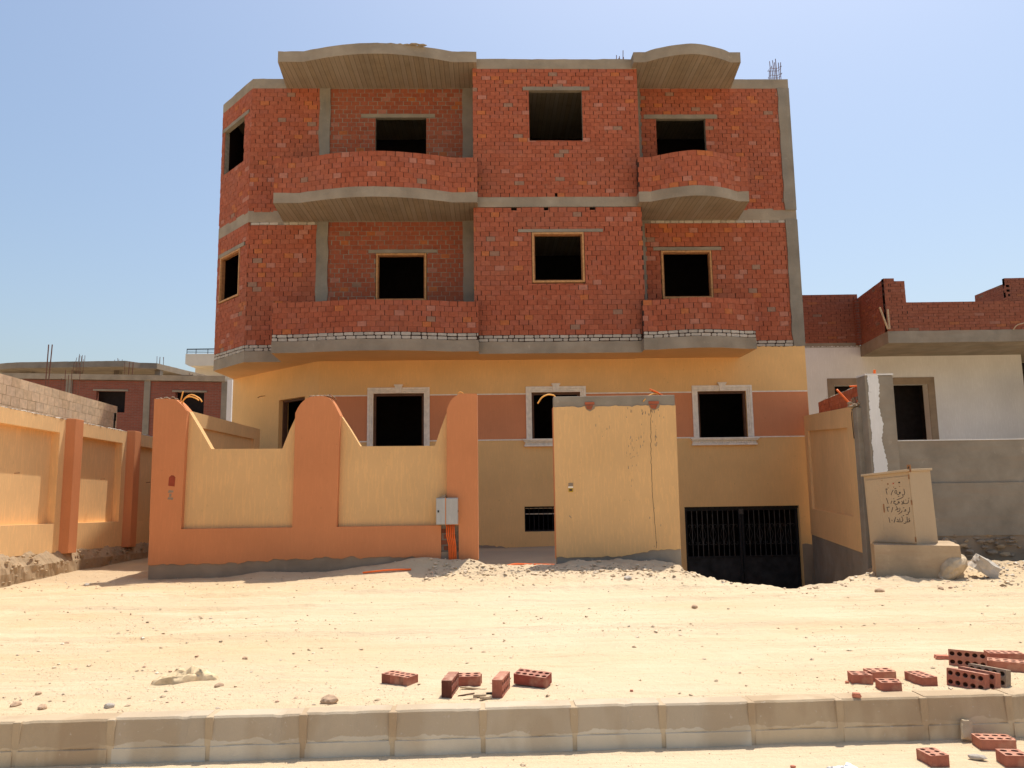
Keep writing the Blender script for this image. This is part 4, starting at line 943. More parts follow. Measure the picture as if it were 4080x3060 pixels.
for line in range(4):
    mb = MB()
    for st in strokes:
        ym = min(p[1] for p in st)
        if (0 if ym < 650 else 1 if ym < 940 else 2 if ym < 1260 else 3) != line: continue
        pts = []
        for i in range(len(st)-1):
            a, b = Vector(st[i]), Vector(st[i+1])
            for k in range(3): pts.append(a.lerp(b, k/3))
        pts.append(Vector(st[-1]))
        q = [(zp(p.x, p.y)[0], -.0135, zp(p.x, p.y)[1]) for p in pts]; mb.tube(q, .0034, 'ink', 5)
    mb.build('handwriting', cb)


# ------------------------------------------------------------ boulders and loose stones
def stone(name, loc, size, mat, label, cat='stone', seed=0, group=None, rot=None, sub=3, jag=.3):
    bm = bmesh.new(); bmesh.ops.create_cube(bm, size=1.5) if jag > .5 else bmesh.ops.create_icosphere(bm, subdivisions=sub, radius=1)
    if jag > .5:
        bmesh.ops.subdivide_edges(bm, edges=bm.edges, cuts=5, use_grid_fill=True)
    sv = Vector((seed*3.7, seed*1.3, seed*2.9))
    for v in bm.verts:
        p = v.co.copy(); k = 1+.30*noise.noise(p*.9+sv)+.12*noise.noise(p*2.6+sv)+.05*noise.noise(p*7+sv)
        v.co = Vector((p.x*size[0]*k, p.y*size[1]*k, p.z*size[2]*k))
    me = bpy.data.meshes.new(name); bm.to_mesh(me); bm.free(); me.materials.append(M[mat])
    if sub >= 3: me.shade_smooth() if jag < .2 else me.shade_flat()
    o = bpy.data.objects.new(name, me); col.objects.link(o); o.location = loc
    o.rotation_euler = rot or (0, 0, RU(0, 6)); return tag(o, label, cat, group)
stone('boulder', (5.52, 9.84, .54), (.21, .13, .125), 'rock', 'rounded pale boulder leaning up beside the cabinet block', 'boulder', 3, rot=(0, R(-38), R(8)), jag=.3)
stone('boulder', (5.93, 9.84, .54), (.19, .14, .11), 'rockgrey', 'angular grey-topped boulder right of the rounded one', 'boulder', 9, rot=(R(8), R(32), R(-12)), jag=.9)
SL = [((-7.43, 11.5), .055, 'brown stone left of its neighbour at the left wall foot'), ((-6.98, 11.19), .06, 'dark brown stone at the mouth of the left alley'), ((-5.58, 10.2), .04, 'small dark stone beside the shadow of the left post'),
      ((-2.16, 6.32), .022, 'lone reddish stone on the sand between rag and wall'), ((-3.27, 5.45), .022, 'reddish-brown stone near the left edge, upper of a pair'), ((-3.02, 5.09), .032, 'flat brown stone close to the kerb at the left'),
      ((-3.25, 5.18), .03, 'brown stone at the left edge just above the kerb'), ((-2.08, 5.57), .03, 'pinkish flat stone at the right end of the rag'), ((-1.20, 5.12), .052, 'brown half-buried rock standing directly behind the kerb left of the bricks'),
      ((-3.96, 6.97), .025, 'brown stone on the open sand at far left'), ((1.43, 9.92), .055, 'flat grey stone in front of the yellow pier'), ((1.86, 8.16), .035, 'brown clod in the wheel ruts before the pier'),
      ((4.13, 8.89), .05, 'reddish stone in front of the cabinet block'), ((4.94, 9.1), .035, 'small brown stone below the boulders'), ((.42, 4.62), .014, 'small pinkish stone on the road near the kerb'), ((-2.6, 5.1), .028, 'stone on the sand left of centre behind the kerb')]
for i, ((x, y), r, lab) in enumerate(SL):
    z = ground(x, y) if y > kline(x) else .025
    col_ = 'rock_red' if 'red' in lab or 'brown' in lab or 'pink' in lab else 'rockgrey'
    if i == 0: M['rock_red'] = simple('brown_rock', (.46, .31, .20), .95, var=.3, scale=20, bump=.8)
    stone('stone', (x, y, z+r*.3), (r*1.2, r*.9, r*.62), col_, lab, seed=i+20, sub=2, jag=.4)
# rubble as stuff: pebbles nobody could count
def rubble(name, n, region, szf, colors, label, dens, seed, road=False):
    rr = random.Random(seed); mb = MB(); k = 0; oct_f = [(0, 2, 4), (2, 1, 4), (1, 3, 4), (3, 0, 4), (2, 0, 5), (1, 2, 5), (3, 1, 5), (0, 3, 5)]
    while k < n:
        x = rr.uniform(region[0], region[1]); y = rr.uniform(region[2], region[3])
        if road: z = roadpt(x, kline(x)+.06-y)[2]; 
        else: z = ground(x, y)
        if (not road and y < kline(x)+KW+.03) or (road and y > kline(x)-.04): continue
        if y > lip(x)-.05: continue
        if rr.random() > dens(x, y): continue
        s = szf(rr); c = mul(rr.choice(colors), rr.uniform(.75, 1.15)); e = Euler((rr.uniform(0, 6), rr.uniform(0, 6), rr.uniform(0, 6))).to_matrix()
        P0 = [Vector(p) for p in ((1, 0, 0), (-1, 0, 0), (0, 1, 0), (0, -1, 0), (0, 0, 1), (0, 0, -1))]
        vs = []
        for p in P0:
            q = e @ (p*rr.uniform(.55, 1.25)); vs.append((x+q.x*s*1.15, y+q.y*s, z+s*.22+q.z*s*.6))
        mb.mesh(vs, oct_f, 'attr', c); k += 1
    o = mb.build(name, None); return tag(o, label, 'gravel', kind='stuff')
COLS = [(.66, .50, .33), (.70, .54, .36), (.58, .43, .28), (.78, .64, .46), (.74, .60, .42), (.46, .33, .21), (.80, .70, .54), (.50, .30, .2), (.72, .57, .40), (.76, .62, .45)]
def dn(x, y):
    p = Vector((x*.7, y*1.6, 0)); v = .28+1.3*noise.noise(p)+.8*noise.noise(p*3)
    if y < 5.55: v += .35
    if x < -1 and 5.2 < y < 6.8: v += .25
    return max(.04, min(1, v))
def szf(r):
    t = r.random(); return .0025+.0035*t+(.016*((t-.94)/.06)**2 if t > .94 else 0)
rubble('pebbles', 8000, (-4.6, 4.9, 4.9, 8.2), szf, COLS, 'fine pebbles and grit scattered over the sand behind the kerb', dn, 1)
rubble('gravel', 1500, (-7.5, 7.8, 8.0, 11.2), lambda r: .006+.012*r.random()**3, COLS, 'scattered small rubble on the sand before the walls', lambda x, y: max(.05, min(1, .25+.9*noise.noise(Vector((x*.8, y*1.5, 3)))+(.5 if 9.5 < y < 10.7 else 0))), 2)
rubble('road_pebbles', 700, (-3.6, 3.9, 4.0, 4.9), szf, COLS, 'sparse pebbles on the sandy road in front of the kerb', lambda x, y: .5, 3, road=True)
rubble('churned_rubble', 520, (-1.2, 2.4, 9.9, 10.9), lambda r: .012+.028*r.random()**2, COLS[:5]+[(.62, .50, .34)], 'churned clods and rubble on the mound before the gateway', lambda x, y: math.exp(-((y-10.45)/.3)**2), 4)
rubble('dug_rubble', 420, (2.2, 7.3, 9.1, 11.2), lambda r: .012+.03*r.random()**3, COLS+[(.5, .48, .44)], 'rubble along the lip of the ramp and around the boulders', lambda x, y: .9 if (0 < lip(x)-y < .35) or x > 5.2 else .05, 5)

# ------------------------------------------------------------ loose bricks
BL, BWd, BT = .24, .115, .068
def brick_mesh(name, L, cols=5, broken=0, c=(.44, .12, .07), dark=None, seed=0, rows=2):
    """hollow brick lying flat: holes run through the thickness, closed by added dark caps; broken end is jagged"""
    rr = random.Random(seed); mb = MB(); cw = BL/5; rh = BWd/2; ncell = cols; z0, z1 = 0, BT
    x_start = 0; cellx = [i*L/ncell for i in range(ncell+1)]; R0 = min(rh, L/ncell)*.30
    def cc(f=1): return mul(c, rr.uniform(.92, 1.08)*f)
    for i in range(ncell):
        for j in range(rows):
            xa, xb, ya, yb = cellx[i], cellx[i+1], j*rh, (j+1)*rh; cx_, cy_ = (xa+xb)/2, (ya+yb)/2
            if cellx[1] > .03:
                n = 12; circ = [(cx_+R0*1.12*math.cos(2*math.pi*k/n+.26), cy_+R0*math.sin(2*math.pi*k/n+.26)) for k in range(n)]
                sq = []
                for k in range(n):
                    t = 2*math.pi*k/n+.26; dx, dy = math.cos(t), math.sin(t); s_ = min((xb-xa)/2/max(abs(dx), 1e-6), (yb-ya)/2/max(abs(dy), 1e-6)); sq.append((cx_+dx*s_, cy_+dy*s_, 0))
                corners = {(xa, ya), (xb, ya), (xb, yb), (xa, yb)}
                for z, flip in ((z1, False), (z0, True)):
                    for k in range(n):
                        k2 = (k+1) % n; a, b = sq[k], sq[k2]; poly = [(circ[k][0], circ[k][1], z), (a[0], a[1], z)]
                        if abs(a[0]-b[0]) > 1e-5 and abs(a[1]-b[1]) > 1e-5:
                            cor = (xb if (a[0]+b[0])/2 > cx_ else xa, yb if (a[1]+b[1])/2 > cy_ else ya); poly.append((cor[0], cor[1], z))
                        poly += [(b[0], b[1], z), (circ[k2][0], circ[k2][1], z)]
                        mb.face(poly[::-1] if flip else poly, 'attr', c)
                mb.face([(p_[0], p_[1], z1-.03) for p_ in circ], 'attr', mul(c, .3))  # added dark caps and darker hole walls, shade put into the colour
                mb.face([(p_[0], p_[1], z0+.03) for p_ in circ[::-1]], 'attr', mul(c, .3))
                for k in range(n):
                    k2 = (k+1) % n; mb.face([(circ[k][0], circ[k][1], z1), (circ[k2][0], circ[k2][1], z1), (circ[k2][0], circ[k2][1], z0), (circ[k][0], circ[k][1], z0)], 'attr', mul(c, .55))
    X = L; Y = BWd
    def side(p, q, f=1): mb.face([(p[0], p[1], z0), (q[0], q[1], z0), (q[0], q[1], z1), (p[0], p[1], z1)], 'attr', mul(c, f))
    ns = 6
    for k in range(ns):
        f = 1
        if dark == 'patch': f = .62 if k in (0, 1, 4) else 1
        side((X*k/ns, 0), (X*(k+1)/ns, 0), f if dark != 'black' else .45); side((X*(k+1)/ns, Y), (X*k/ns, Y), .95)
    side((0, Y), (0, 0), .45 if dark == 'black' else .95)
    if not broken: side((X, 0), (X, Y), .98)
    else:
        pts = [(X, 0)]; n = 8
        for k in range(1, n): pts.append((X+rr.uniform(-.002, .022)*(1 if k % 2 else .4), Y*k/n))
        pts.append((X, Y))
        for a, b in zip(pts, pts[1:]): side(a, b, rr.uniform(.8, 1.05))
        for z, fl in ((z1, 0), (z0, 1)):
            poly = [(a[0], a[1], z) for a in pts]; mb.face(poly[::-1] if fl else poly, 'attr', c)
    return mb
def brick(pos, rz, lab, L=BL, cols=5, stand='flat', broken=0, c=(.44, .125, .07), dark=None, tilt=(0, 0), seed=0, road=False, zoff=0):
    """pos = centre of the footprint"""
    mb = brick_mesh('brick', L, cols, broken, c, dark, seed)
    if stand == 'flat': T = Matrix.Translation((-L/2, -BWd/2, 0))
    elif stand == 'edge': T = Matrix.Rotation(R(90), 4, 'X') @ Matrix.Translation((-L/2, 0, -BT/2))    # width upright, holes face front
    rr = random.Random(seed+5)
    T2 = Matrix.Rotation(R(tilt[0]), 4, 'X') @ Matrix.Rotation(R(tilt[1]), 4, 'Y') @ T
    o = mb.build('loose_brick', None, T=T2); zz = (ground(*pos)-.004 if not road else .022)
    o.location = (pos[0], pos[1], zz-.004+zoff); o.rotation_euler = (0, 0, R(rz))
    bv = o.modifiers.new('edge', 'BEVEL'); bv.width = .0035; bv.segments = 2; bv.limit_method = 'ANGLE'; bv.angle_limit = R(60)
    ms = o.data; 
    # weld so that bevels work
    b2 = bmesh.new(); b2.from_mesh(ms); bmesh.ops.remove_doubles(b2, verts=b2.verts, dist=.0004); b2.to_mesh(ms); b2.free()
    return tag(o, lab, 'brick', 'loose hollow bricks on the ground')
RC = (.45, .155, .10); RC2 = (.52, .20, .125)
brick((-.815, 5.575), -33, 'lone whole brick lying flat with ten holes up, dark patches on its front', dark='patch', c=RC, seed=1)
brick((-.44, 5.32), 83, 'upright brick with a blackened front and top, left of the scraps', stand='edge', dark='black', c=(.33, .11, .075), seed=2)
brick((-.335, 5.53), 2, 'half brick with six holes up behind the blackened brick', L=.17, cols=3, broken=1, c=RC, seed=3)
brick((-.10, 5.32), 78, 'upright clean red brick right of the wood scraps', stand='edge', c=RC, seed=4)
brick((.115, 5.50), -24, 'dark red brick propped on edge, tilting down to the right', tilt=(6, 2), c=(.34, .085, .06), seed=5, zoff=.02)
brick((2.37, 5.50), -8, 'leftmost half brick of the right-hand scatter, holes up', L=.125, cols=2, broken=1, c=RC, seed=6)
brick((2.54, 5.56), 3, 'larger broken brick with six holes behind two halves at right', L=.175, cols=3, broken=1, c=RC2, seed=7)
brick((2.47, 5.29), -6, 'half brick nearest the kerb in the right-hand scatter', L=.13, cols=2, broken=1, c=RC, seed=8)
brick((2.77, 5.45), 100, 'broken brick pointing away with eight holes up, alone in the middle of the right-hand scatter', L=.18, cols=4, broken=1, c=RC, seed=9)
brick((3.00, 5.30), -56, 'front brick of the leaning row, ten holes facing the road', stand='edge', c=RC, tilt=(-8, 0), seed=10)
brick((3.095, 5.335), -58, 'middle brick of the leaning row on edge', stand='edge', c=RC2, tilt=(-10, 0), seed=11)
brick((3.195, 5.385), -57, 'grey-stained rear brick of the leaning row', stand='edge', c=(.36, .27, .19), tilt=(-10, 0), seed=12)
brick((3.30, 5.80), -34, 'holed brick on edge behind the leaning row', stand='edge', c=RC2, tilt=(-12, 0), seed=13)
brick((3.54, 5.74), -28, 'flat brick right of the one on edge behind the leaning row', c=RC2, seed=14)
brick((3.68, 5.98), -12, 'farthest flat brick at the right edge of the sand', c=RC, seed=15)
brick((2.40, 4.66), 98, 'broken brick with five holes standing alone on the road', L=.13, cols=3, broken=1, c=RC, seed=16, road=True)
brick((2.90, 4.90), -6, 'broken brick with six holes at the kerb foot on the road', L=.20, cols=4, broken=1, c=RC2, seed=17, road=True)
brick((2.84, 4.63), -6, 'half brick in the bottom right corner of the road', L=.125, cols=2, broken=1, c=RC, seed=18, road=True)
for (x, y, z, s, lab) in ((3.24, 6.04, None, (.06, .032, .018), 'flat broken brick flake behind the leaning row'), (3.37, 5.98, None, (.028, .016, .010), 'small brick chip beside the flat flake'), (2.15, 5.045, .287, (.030, .018, .018), 'small red brick chip on top of the kerb'),
                       (.76, 5.26, None, (.013, .009, .007), 'tiny orange brick chip behind the kerb right of the tilted brick'), (1.57, 4.60, .025, (.016, .011, .010), 'small brick crumb on the road left of the broken bricks'), (2.28, 5.49, None, (.016, .01, .008), 'tiny brick chip left of the right-hand scatter')):
    M.setdefault('chipmat', simple('brick_chip', RC2, .9, var=.2, scale=30, bump=.6))
    stone('brick_chip', (x, y, (ground(x, y) if z is None else z)+s[2]*.8), s, 'chipmat', lab, 'brick chip', seed=int(x*50), sub=2, jag=.9, rot=(0, 0, RU(-.4, .4)))
stone('stone_slab', (2.80, 5.00, .095), (.045, .016, .07), 'rock', 'pale flat stone leaning on the kerb by the broken bricks', seed=5, sub=2, jag=.9, rot=(R(-15), R(14), .1))
stone('mortar_lump', (2.68, 4.70, .038), (.05, .02, .016), 'rockgrey', 'grey mortar lump between the bricks on the road', 'stone', seed=8, sub=2, rot=(0, 0, -.3))
# wood scraps between the upright bricks
for k, (x, y, L, a, w, lab) in enumerate(((-.33, 5.26, .12, 20, .014, 'thin dark stick of wood between the upright bricks'), (-.24, 5.22, .09, 10, .03, 'pale angular wood scrap between the upright bricks'), (-.20, 5.17, .085, 25, .028, 'front pale wood scrap between the upright bricks'),
                                        (-.30, 5.17, .09, 8, .010, 'thin splinter in front of the wood scraps'), (-.17, 5.27, .06, -10, .02, 'charred wood scrap beside the clean upright brick'), (-.29, 5.40, .18, 0, .018, 'thin pale batten in front of the half brick'))):
    mb = MB(); m = 'pipe_black' if 'charred' in lab else ('darkwood' if 'dark' in lab else 'scrap'); M.setdefault('scrap', simple('weathered_wood', (.50, .38, .25), .9, var=.3, scale=30))
    h = w*.55; mb.hexa([(-L/2, -w/2, 0), (L/2*.9, -w/2*.6, 0), (L/2, w/2, 0), (-L/2*.85, w/2, 0), (-L/2, -w/2, h), (L/2*.9, -w/2*.6, h*.8), (L/2, w/2, h), (-L/2*.85, w/2, h*.7)], m)
    o = mb.build('wood_scrap', None); o.location = (x, y, ground(x, y)+.004); o.rotation_euler = (R(RU(-8, 8)), R(RU(-6, 6)), R(a)); tag(o, lab, 'wood scrap', 'wood scraps between the bricks')
# crumpled rag and plastic bag
def cloth(name, loc, sx, sy, h, mat, label, cat, seed, rz=0):
    nx, ny = 46, 22; vs = []
    for j in range(ny+1):
        for i in range(nx+1):
            u, v = i/nx*2-1, j/ny*2-1; w = 1-.35*abs(u)-.25*math.sin(u*4+seed)**2
            r = max(0, 1-u*u)*max(0, 1-v*v); p = Vector((u*3, v*3, seed))
            z = h*(r**.5)*(.45+.75*abs(noise.noise(Vector((u*2.2, v*4.5, seed))))+.25*abs(noise.noise(Vector((u*5, v*9+u*4, seed)))))
            vs.append((u*sx+.02*noise.noise(p*1.5), v*sy*w+.03*sx*noise.noise(p*1.1+Vector((4, 4, 4)))+sy*.5*math.sin(u*3), z-.004))
    fs = [(j*(nx+1)+i, j*(nx+1)+i+1, (j+1)*(nx+1)+i+1, (j+1)*(nx+1)+i) for j in range(ny) for i in range(nx)]
    me = bpy.data.meshes.new(name); me.from_pydata(vs, [], fs); me.materials.append(M[mat]); me.shade_smooth()
    o = bpy.data.objects.new(name, me); col.objects.link(o); o.location = loc; o.rotation_euler = (0, 0, rz); return tag(o, label, cat)
cloth('rag', (-2.38, 5.72, ground(-2.38, 5.72)), .22, .05, .11, 'cloth', 'crumpled dirty cream rag twisted on the sand', 'rag', 3, R(12))
cloth('plastic_bag', (1.84, 4.55, .03), .09, .045, .04, 'plastic', 'bright white plastic bag on the road at the bottom edge', 'plastic bag', 8, R(-20))

# ------------------------------------------------------------ left alley wall
lw = empty('boundary_wall', (-6.8, 12, .4), 'long yellow panelled side wall with orange pilasters along the alley at left', 'boundary wall'); LO = (-6.8, 12, .4)
tilt = lambda s: -.031*(s-2.4)
LW = Path([(-6.80, 7.4), (-6.80, 30)])
def LP(s, d, z): p = LW(s, d, z); return (p[0], p[1], z+tilt(s)*(1 if z > .3 else 0))
def wallF(mb, s0, s1, z0, z1, d0, d1, holes, mat, ns=1): wall(mb, LP, s0, s1, z0, z1, d0, d1, holes, mat, ns=ns)
pil = [(.9, 1.22), (4.2, 4.52), (6.06, 6.38), (7.92, 8.24), (9.78, 10.10), (11.64, 11.96)]
pan = []
edges = [(1.22, 4.2), (4.52, 6.06), (6.38, 7.92), (8.24, 9.78), (10.10, 11.64)]
for a, b in edges: pan.append((a+.16, b-.14, 1.22, 2.57))
mb = MB(); wallF(mb, 0, 14, .80, 2.78, -.18, 0, pan, 'yellow_lit', ns=6); mb.build('raised_frame', lw, off=LO)
mb = MB()
for p in pan: wallF(mb, p[0]-.05, p[1]+.05, 1.17, 2.62, -.17, -.12, [], 'yellow_lit'); 
mb.build('recessed_panels', lw, off=LO)
for a, b in pil:
    mb = MB(); p = [LP(a, 0, .78), LP(a+.05, .12, .78), LP(b-.05, .12, .78), LP(b, 0, .78)]; q = [LP(a, 0, 2.80), LP(a+.05, .12, 2.80), LP(b-.05, .12, 2.80), LP(b, 0, 2.80)]
    vs = p+q; mb.mesh(vs, [(0, 1, 5, 4), (1, 2, 6, 5), (2, 3, 7, 6), (4, 5, 6, 7), (3, 2, 1, 0)], 'orange'); mb.build('pilaster', lw, off=LO, bevel=.006)
mb = MB(); n = 420; vs = []; ZS = [.15, .35, .48, .58, .66, .73, .79, .84]
for k in range(n+1):
    s = 14*k/n
    for q, z in enumerate(ZS):
        d = .10 if q < 5 else .10-.04*(q-4)
        d += .022*noise.noise(Vector((s*5, z*7, 3)))+.016*noise.noise(Vector((s*17, z*19, 1)))-(.03*max(0, noise.noise(Vector((s*2.2, z*5, 8)))) if q > 2 else 0)
        zz = z+(.05*noise.noise(Vector((s*3.3, 2, 5)))+.02*noise.noise(Vector((s*14, 2, 5))) if q > 4 else 0); p = LP(s, d, zz); vs.append(p)
m_ = len(ZS); mb.mesh(vs, [(m_*k+j, m_*k+j+1, m_*k+m_+j+1, m_*k+m_+j)[::-1] for k in range(n) for j in range(m_-1)], 'stonebase'); mb.build('rough_footing', lw, off=LO)
mb = MB()
for k in range(260):
    s = RU(1.5, 12); p = LP(s, .09, .5); lump(mb, (p[0], p[1], p[2]+RU(-.05, .30)), (RU(.01, .03), RU(.015, .05), RU(.01, .025)), 'stonebase', seed=k)
mb.build('mortar_lumps', lw, off=LO)
mb = MB()
for k in range(160):
    s = k*.075+1.5; p = LP(s, -.06, 2.785); lump(mb, (p[0], p[1], p[2]), (.07, .06, RU(.006, .02)), 'rockgrey', seed=k)
mb.build('mortar_cap', lw, off=LO)
# nail lines
mb = MB()
for s in (3.1, 5.3, 6.9): 
    p = LP(s, -.02, 1.92); mb.tube([p, (p[0]+.07, p[1]-.0, p[2]+.004)], .008, 'rust', 6)
mb.build('pipe_stub', lw, off=LO)
# tan block wall behind it
kw = empty('block_wall', (-7.8, 12, .4), 'unplastered tan concrete block wall rising behind the yellow alley wall', 'wall'); KO = (-7.8, 12, .4)
KP = Path([(-7.8, 7.4), (-7.8, 15.0)]); ktop = lambda s: 3.44-.043*(s-4.1)
mb = MB(); brickwall(mb, lambda s, d, z: (lambda p: (p[0], p[1], .4+(z-.4)*(ktop(s)-.4)/3.0))(KP(s, d, z)), 0, 7.6, 2.2, 3.4, course=.145, blen=.21, jv=.006, jh=.005, depth=.12, colf=lambda: mul(random.choice(TANS), RU(.9, 1.1)), mat='blockmat', back='stonebase', recess=.004, jit=.001)
wall(mb, KP, 0, 7.6, 0, 2.2, -.12, 0, [], 'mortar'); 
brickwall(mb, Path([(-7.8, 15.0), (-8.2, 15.0)]), 0, .4, 2.2, 3.2, course=.145, blen=.2, colf=lambda: random.choice(TANS), mat='blockmat', back='mortar')
mb.build('blockwork', kw, off=KO)

dull = lambda: tuple(a*.62+b*.13 for a, b in zip(brickc(), (.35, .25, .2)))
# ------------------------------------------------------------ neighbour house at right
nh = empty('neighbour_house', (11, 20, .4), 'single-storey white-plastered neighbour house with bare brick parapet and concrete canopy', 'house'); NO = (11, 20, .4)
def NB(mb, name, parent=nh, **k): return mb.build(name, parent, off=NO, **k)
NP = lambda s, d, z: (s, 20-d, z)
mb = MB(); wall(mb, NP, 7.4, 13.28, 0, 5.16, -.25, 0, [(8.5, 10.96, 2.3, 4.13)], 'white_plaster', ns=8)
for k in range(90): x = 7.4+k*.0205; mb.box(x, x+.0205, 19.995, 20.05, 5.155, 5.165+.03*noise.noise(Vector((k*.4, 0, 0))), 'white_plaster')
NB(mb, 'wall')
mb = MB(); wall(mb, NP, 8.32, 11.14, 2.3, 4.31, -.001, .018, [(8.5, 10.96, 2.3, 4.13)], 'grey_base', ns=3); o = NB(mb, 'window')
mb = MB(); mb.box(8.0, 12.2, 20.9, 21, 2.0, 4.6, 'dark'); mb.box(11.2, 11.3, 20.26, 20.9, 2.0, 4.6, 'dark'); mb.box(9.2, 9.24, 20.1, 20.16, 2.3, 4.13, 'darkwood'); q = NB(mb, 'dark_backing'); q.parent = o  # added dark sheets paint the unlit room, slim bar is timber
mb = MB(); brickwall(mb, NP, 7.55, 9.28, 5.24, 6.58, course=.068, blen=.245, recess=.006, colf=dull, jit=.003); wall(mb, NP, 7.4, 9.26, 5.14, 5.26, -.2, .004, [], 'render')
SPn = Path([(9.27, 20), (9.02, 18.0)])
brickwall(mb, lambda s, d, z: SPn(s, d, z), 0, 2.0, 5.17, 6.46, course=.068, blen=.245, recess=.006, colf=dull)
SP3 = Path([(9.02, 18.0), (17, 18.0)])
brickwall(mb, SP3, 0, .5, 5.17, 6.40, course=.068, blen=.245, recess=.006, colf=dull); brickwall(mb, SP3, .5, 7.9, 5.17, 5.87, course=.068, blen=.245, recess=.006, colf=dull)
brickwall(mb, SP3, 0, .25, 6.40, 6.47, course=.068, blen=.245, recess=.006, colf=dull)
mb.box(9.026, 9.16, 18.004, 18.13, 5.16, 6.40, 'bgbrick'); mb.box(9.15, 9.30, 19.86, 20.01, 5.2, 6.4, 'bgbrick')
NB(mb, 'parapet')
mb = slabmesh([(9.02, 18.0), (17, 18.0), (17, 20.0), (9.26, 20.0)], 4.88, 5.17, 'render', 'render', 21); NB(mb, 'canopy')
mb = slabmesh([(7.4, 20.01), (17, 20.01), (17, 27), (7.4, 27)], 4.95, 5.15, 'render', 'render', 22); NB(mb, 'roof_slab')
mb = MB(); wall(mb, lambda s, d, z: (s, 21.6-d, z), 13.0, 18, 0, 4.9, -.2, 0, [], 'dark'); mb.box(13.28, 13.5, 20, 21.6, 0, 4.9, 'white_plaster'); mb.box(13.45, 13.85, 19.0, 19.3, .3, 3.9, 'white_plaster'); mb.box(13.43, 13.87, 18.98, 19.32, 3.9, 4.25, 'render'); NB(mb, 'porch')
mb = MB(); BX = Path([(14.6, 23.5), (14.6, 22.0)]); brickwall(mb, BX, 0, 1.5, 5.15, 7.35, course=.07, blen=.25, colf=dull); brickwall(mb, Path([(14.6, 22), (18, 22)]), 0, 3.4, 5.15, 7.5, course=.07, blen=.25, colf=dull); mb.box(14.62, 14.75, 22.01, 22.14, 5.15, 7.33, 'bgbrick'); NB(mb, 'stair_wall')
mb = MB(); 
for (a, b) in (((8.98, 17.9, 5.2), (8.80, 17.85, 5.72)), ((9.02, 17.9, 5.2), (9.0, 17.88, 5.68))): mb.tube([a, b], .022, 'scrap', 6); NB(mb, 'conduit'); mb = MB()
mb.tube(smoothcurve3([(12.0, 17.95, 5.15), (12.08, 17.9, 5.26), (12.3, 17.8, 5.3), (12.42, 17.75, 5.29)]), .014, 'scrap', 6); NB(mb, 'conduit')
mb = MB(); mb.box(7.2, 7.4, 20.3, 26, 4.6, 5.9, 'bgbrick'); NB(mb, 'flank_wall')

# ------------------------------------------------------------ far unfinished building at left
fb = empty('far_building', (-16, 32, .3), 'distant half-built brick and concrete building with open top storey behind the left walls', 'building'); BOF = (-16, 32, .3)
def BB(mb, name, parent=fb, **k): return mb.build(name, parent, off=BOF, **k)
dz = lambda x: -.0285*(x+17)
P32 = lambda s, d, z: (s, 32-d, z+dz(s))
wins = [(-17.56, -16.33, 4.9, 5.80), (-14.22, -13.0, 4.82, 5.80), (-21.6, -20.3, 4.7, 5.8)]
mb = MB(); wall(mb, P32, -24, -12.24, 0, 6.25, -.2, 0, wins, 'bgbrick', ns=10); BB(mb, 'wall')
mb = MB(); wall(mb, P32, -26, -12.1, 6.27, 6.50, -.3, .10, [], 'conc', ns=6); BB(mb, 'floor_slab')
for a, b in ((-18.84, -18.58), (-15.53, -15.27), (-12.26, -12.0), (-22.4, -22.14)):
    mb = MB(); wall(mb, P32, a, b, 0, 6.27, -.2, .05, [], 'concv'); BB(mb, 'column')
mb = MB(); mb.box(-12.0, -11.8, 31.9, 34, 0, 6.2, 'white_plaster'); BB(mb, 'flank_wall')
for a, b, c, d in wins:
    mb = MB(); mb.box(a-.9, b+.9, 32.5, 32.6, c-.5, d+.4, 'dark'); o = BB(mb, 'window'); ml = MB(); wall(ml, P32, a-.13, b+.12, d, d+.075, -.1, .03, [], 'lintel'); q = BB(ml, 'lintel'); q.parent = o
# set-back open storey
mb = slabmesh([(-25.0, 36.2), (-24.4, 35.3), (-23.7, 35.0), (-22.8, 34.7), (-17.8, 34.7), (-17.4, 35.3), (-16.7, 35.5), (-16.0, 39.8), (-25, 39.8)], 7.28, 7.55, 'render', 'conc', 31); BB(mb, 'roof_slab')
for x in (-22.9, -20.65, -18.75, -16.8):
    mb = MB(); mb.box(x-.13, x+.13, 35.8, 36.1, 6.3, 7.28, 'concv'); BB(mb, 'column')
mb = MB(); mb.box(-24.2, -15.9, 37.6, 37.7, 6.2, 7.28, 'dark'); wall(mb, lambda s, d, z: (s, 36-d, z), -24.3, -22.9, 6.3, 7.28, -.1, 0, [], 'render'); BB(mb, 'rear_wall')
for (x, y, z, h, n, r) in ((-20.6, 35.9, 7.6, .5, 6, .012), (-22.7, 38, 7.6, .5, 6, .012), (-18.8, 36, 7.5, .42, 5, .012), (-16.8, 36, 7.5, .48, 5, .012), (-15.0, 35.5, 6.5, .55, 4, .012), (-14.1, 36, 6.4, .45, 4, .012), (-18.5, 32.1, 6.5, .75, 6, .010), (-16.3, 32.1, 6.4, .8, 5, .01), (-24.0, 38, 7.5, .4, 6, .012)):
    starter(x-.16, x+.16, y, z, z+h, n, fb, .03, r, off=BOF, rings=0)
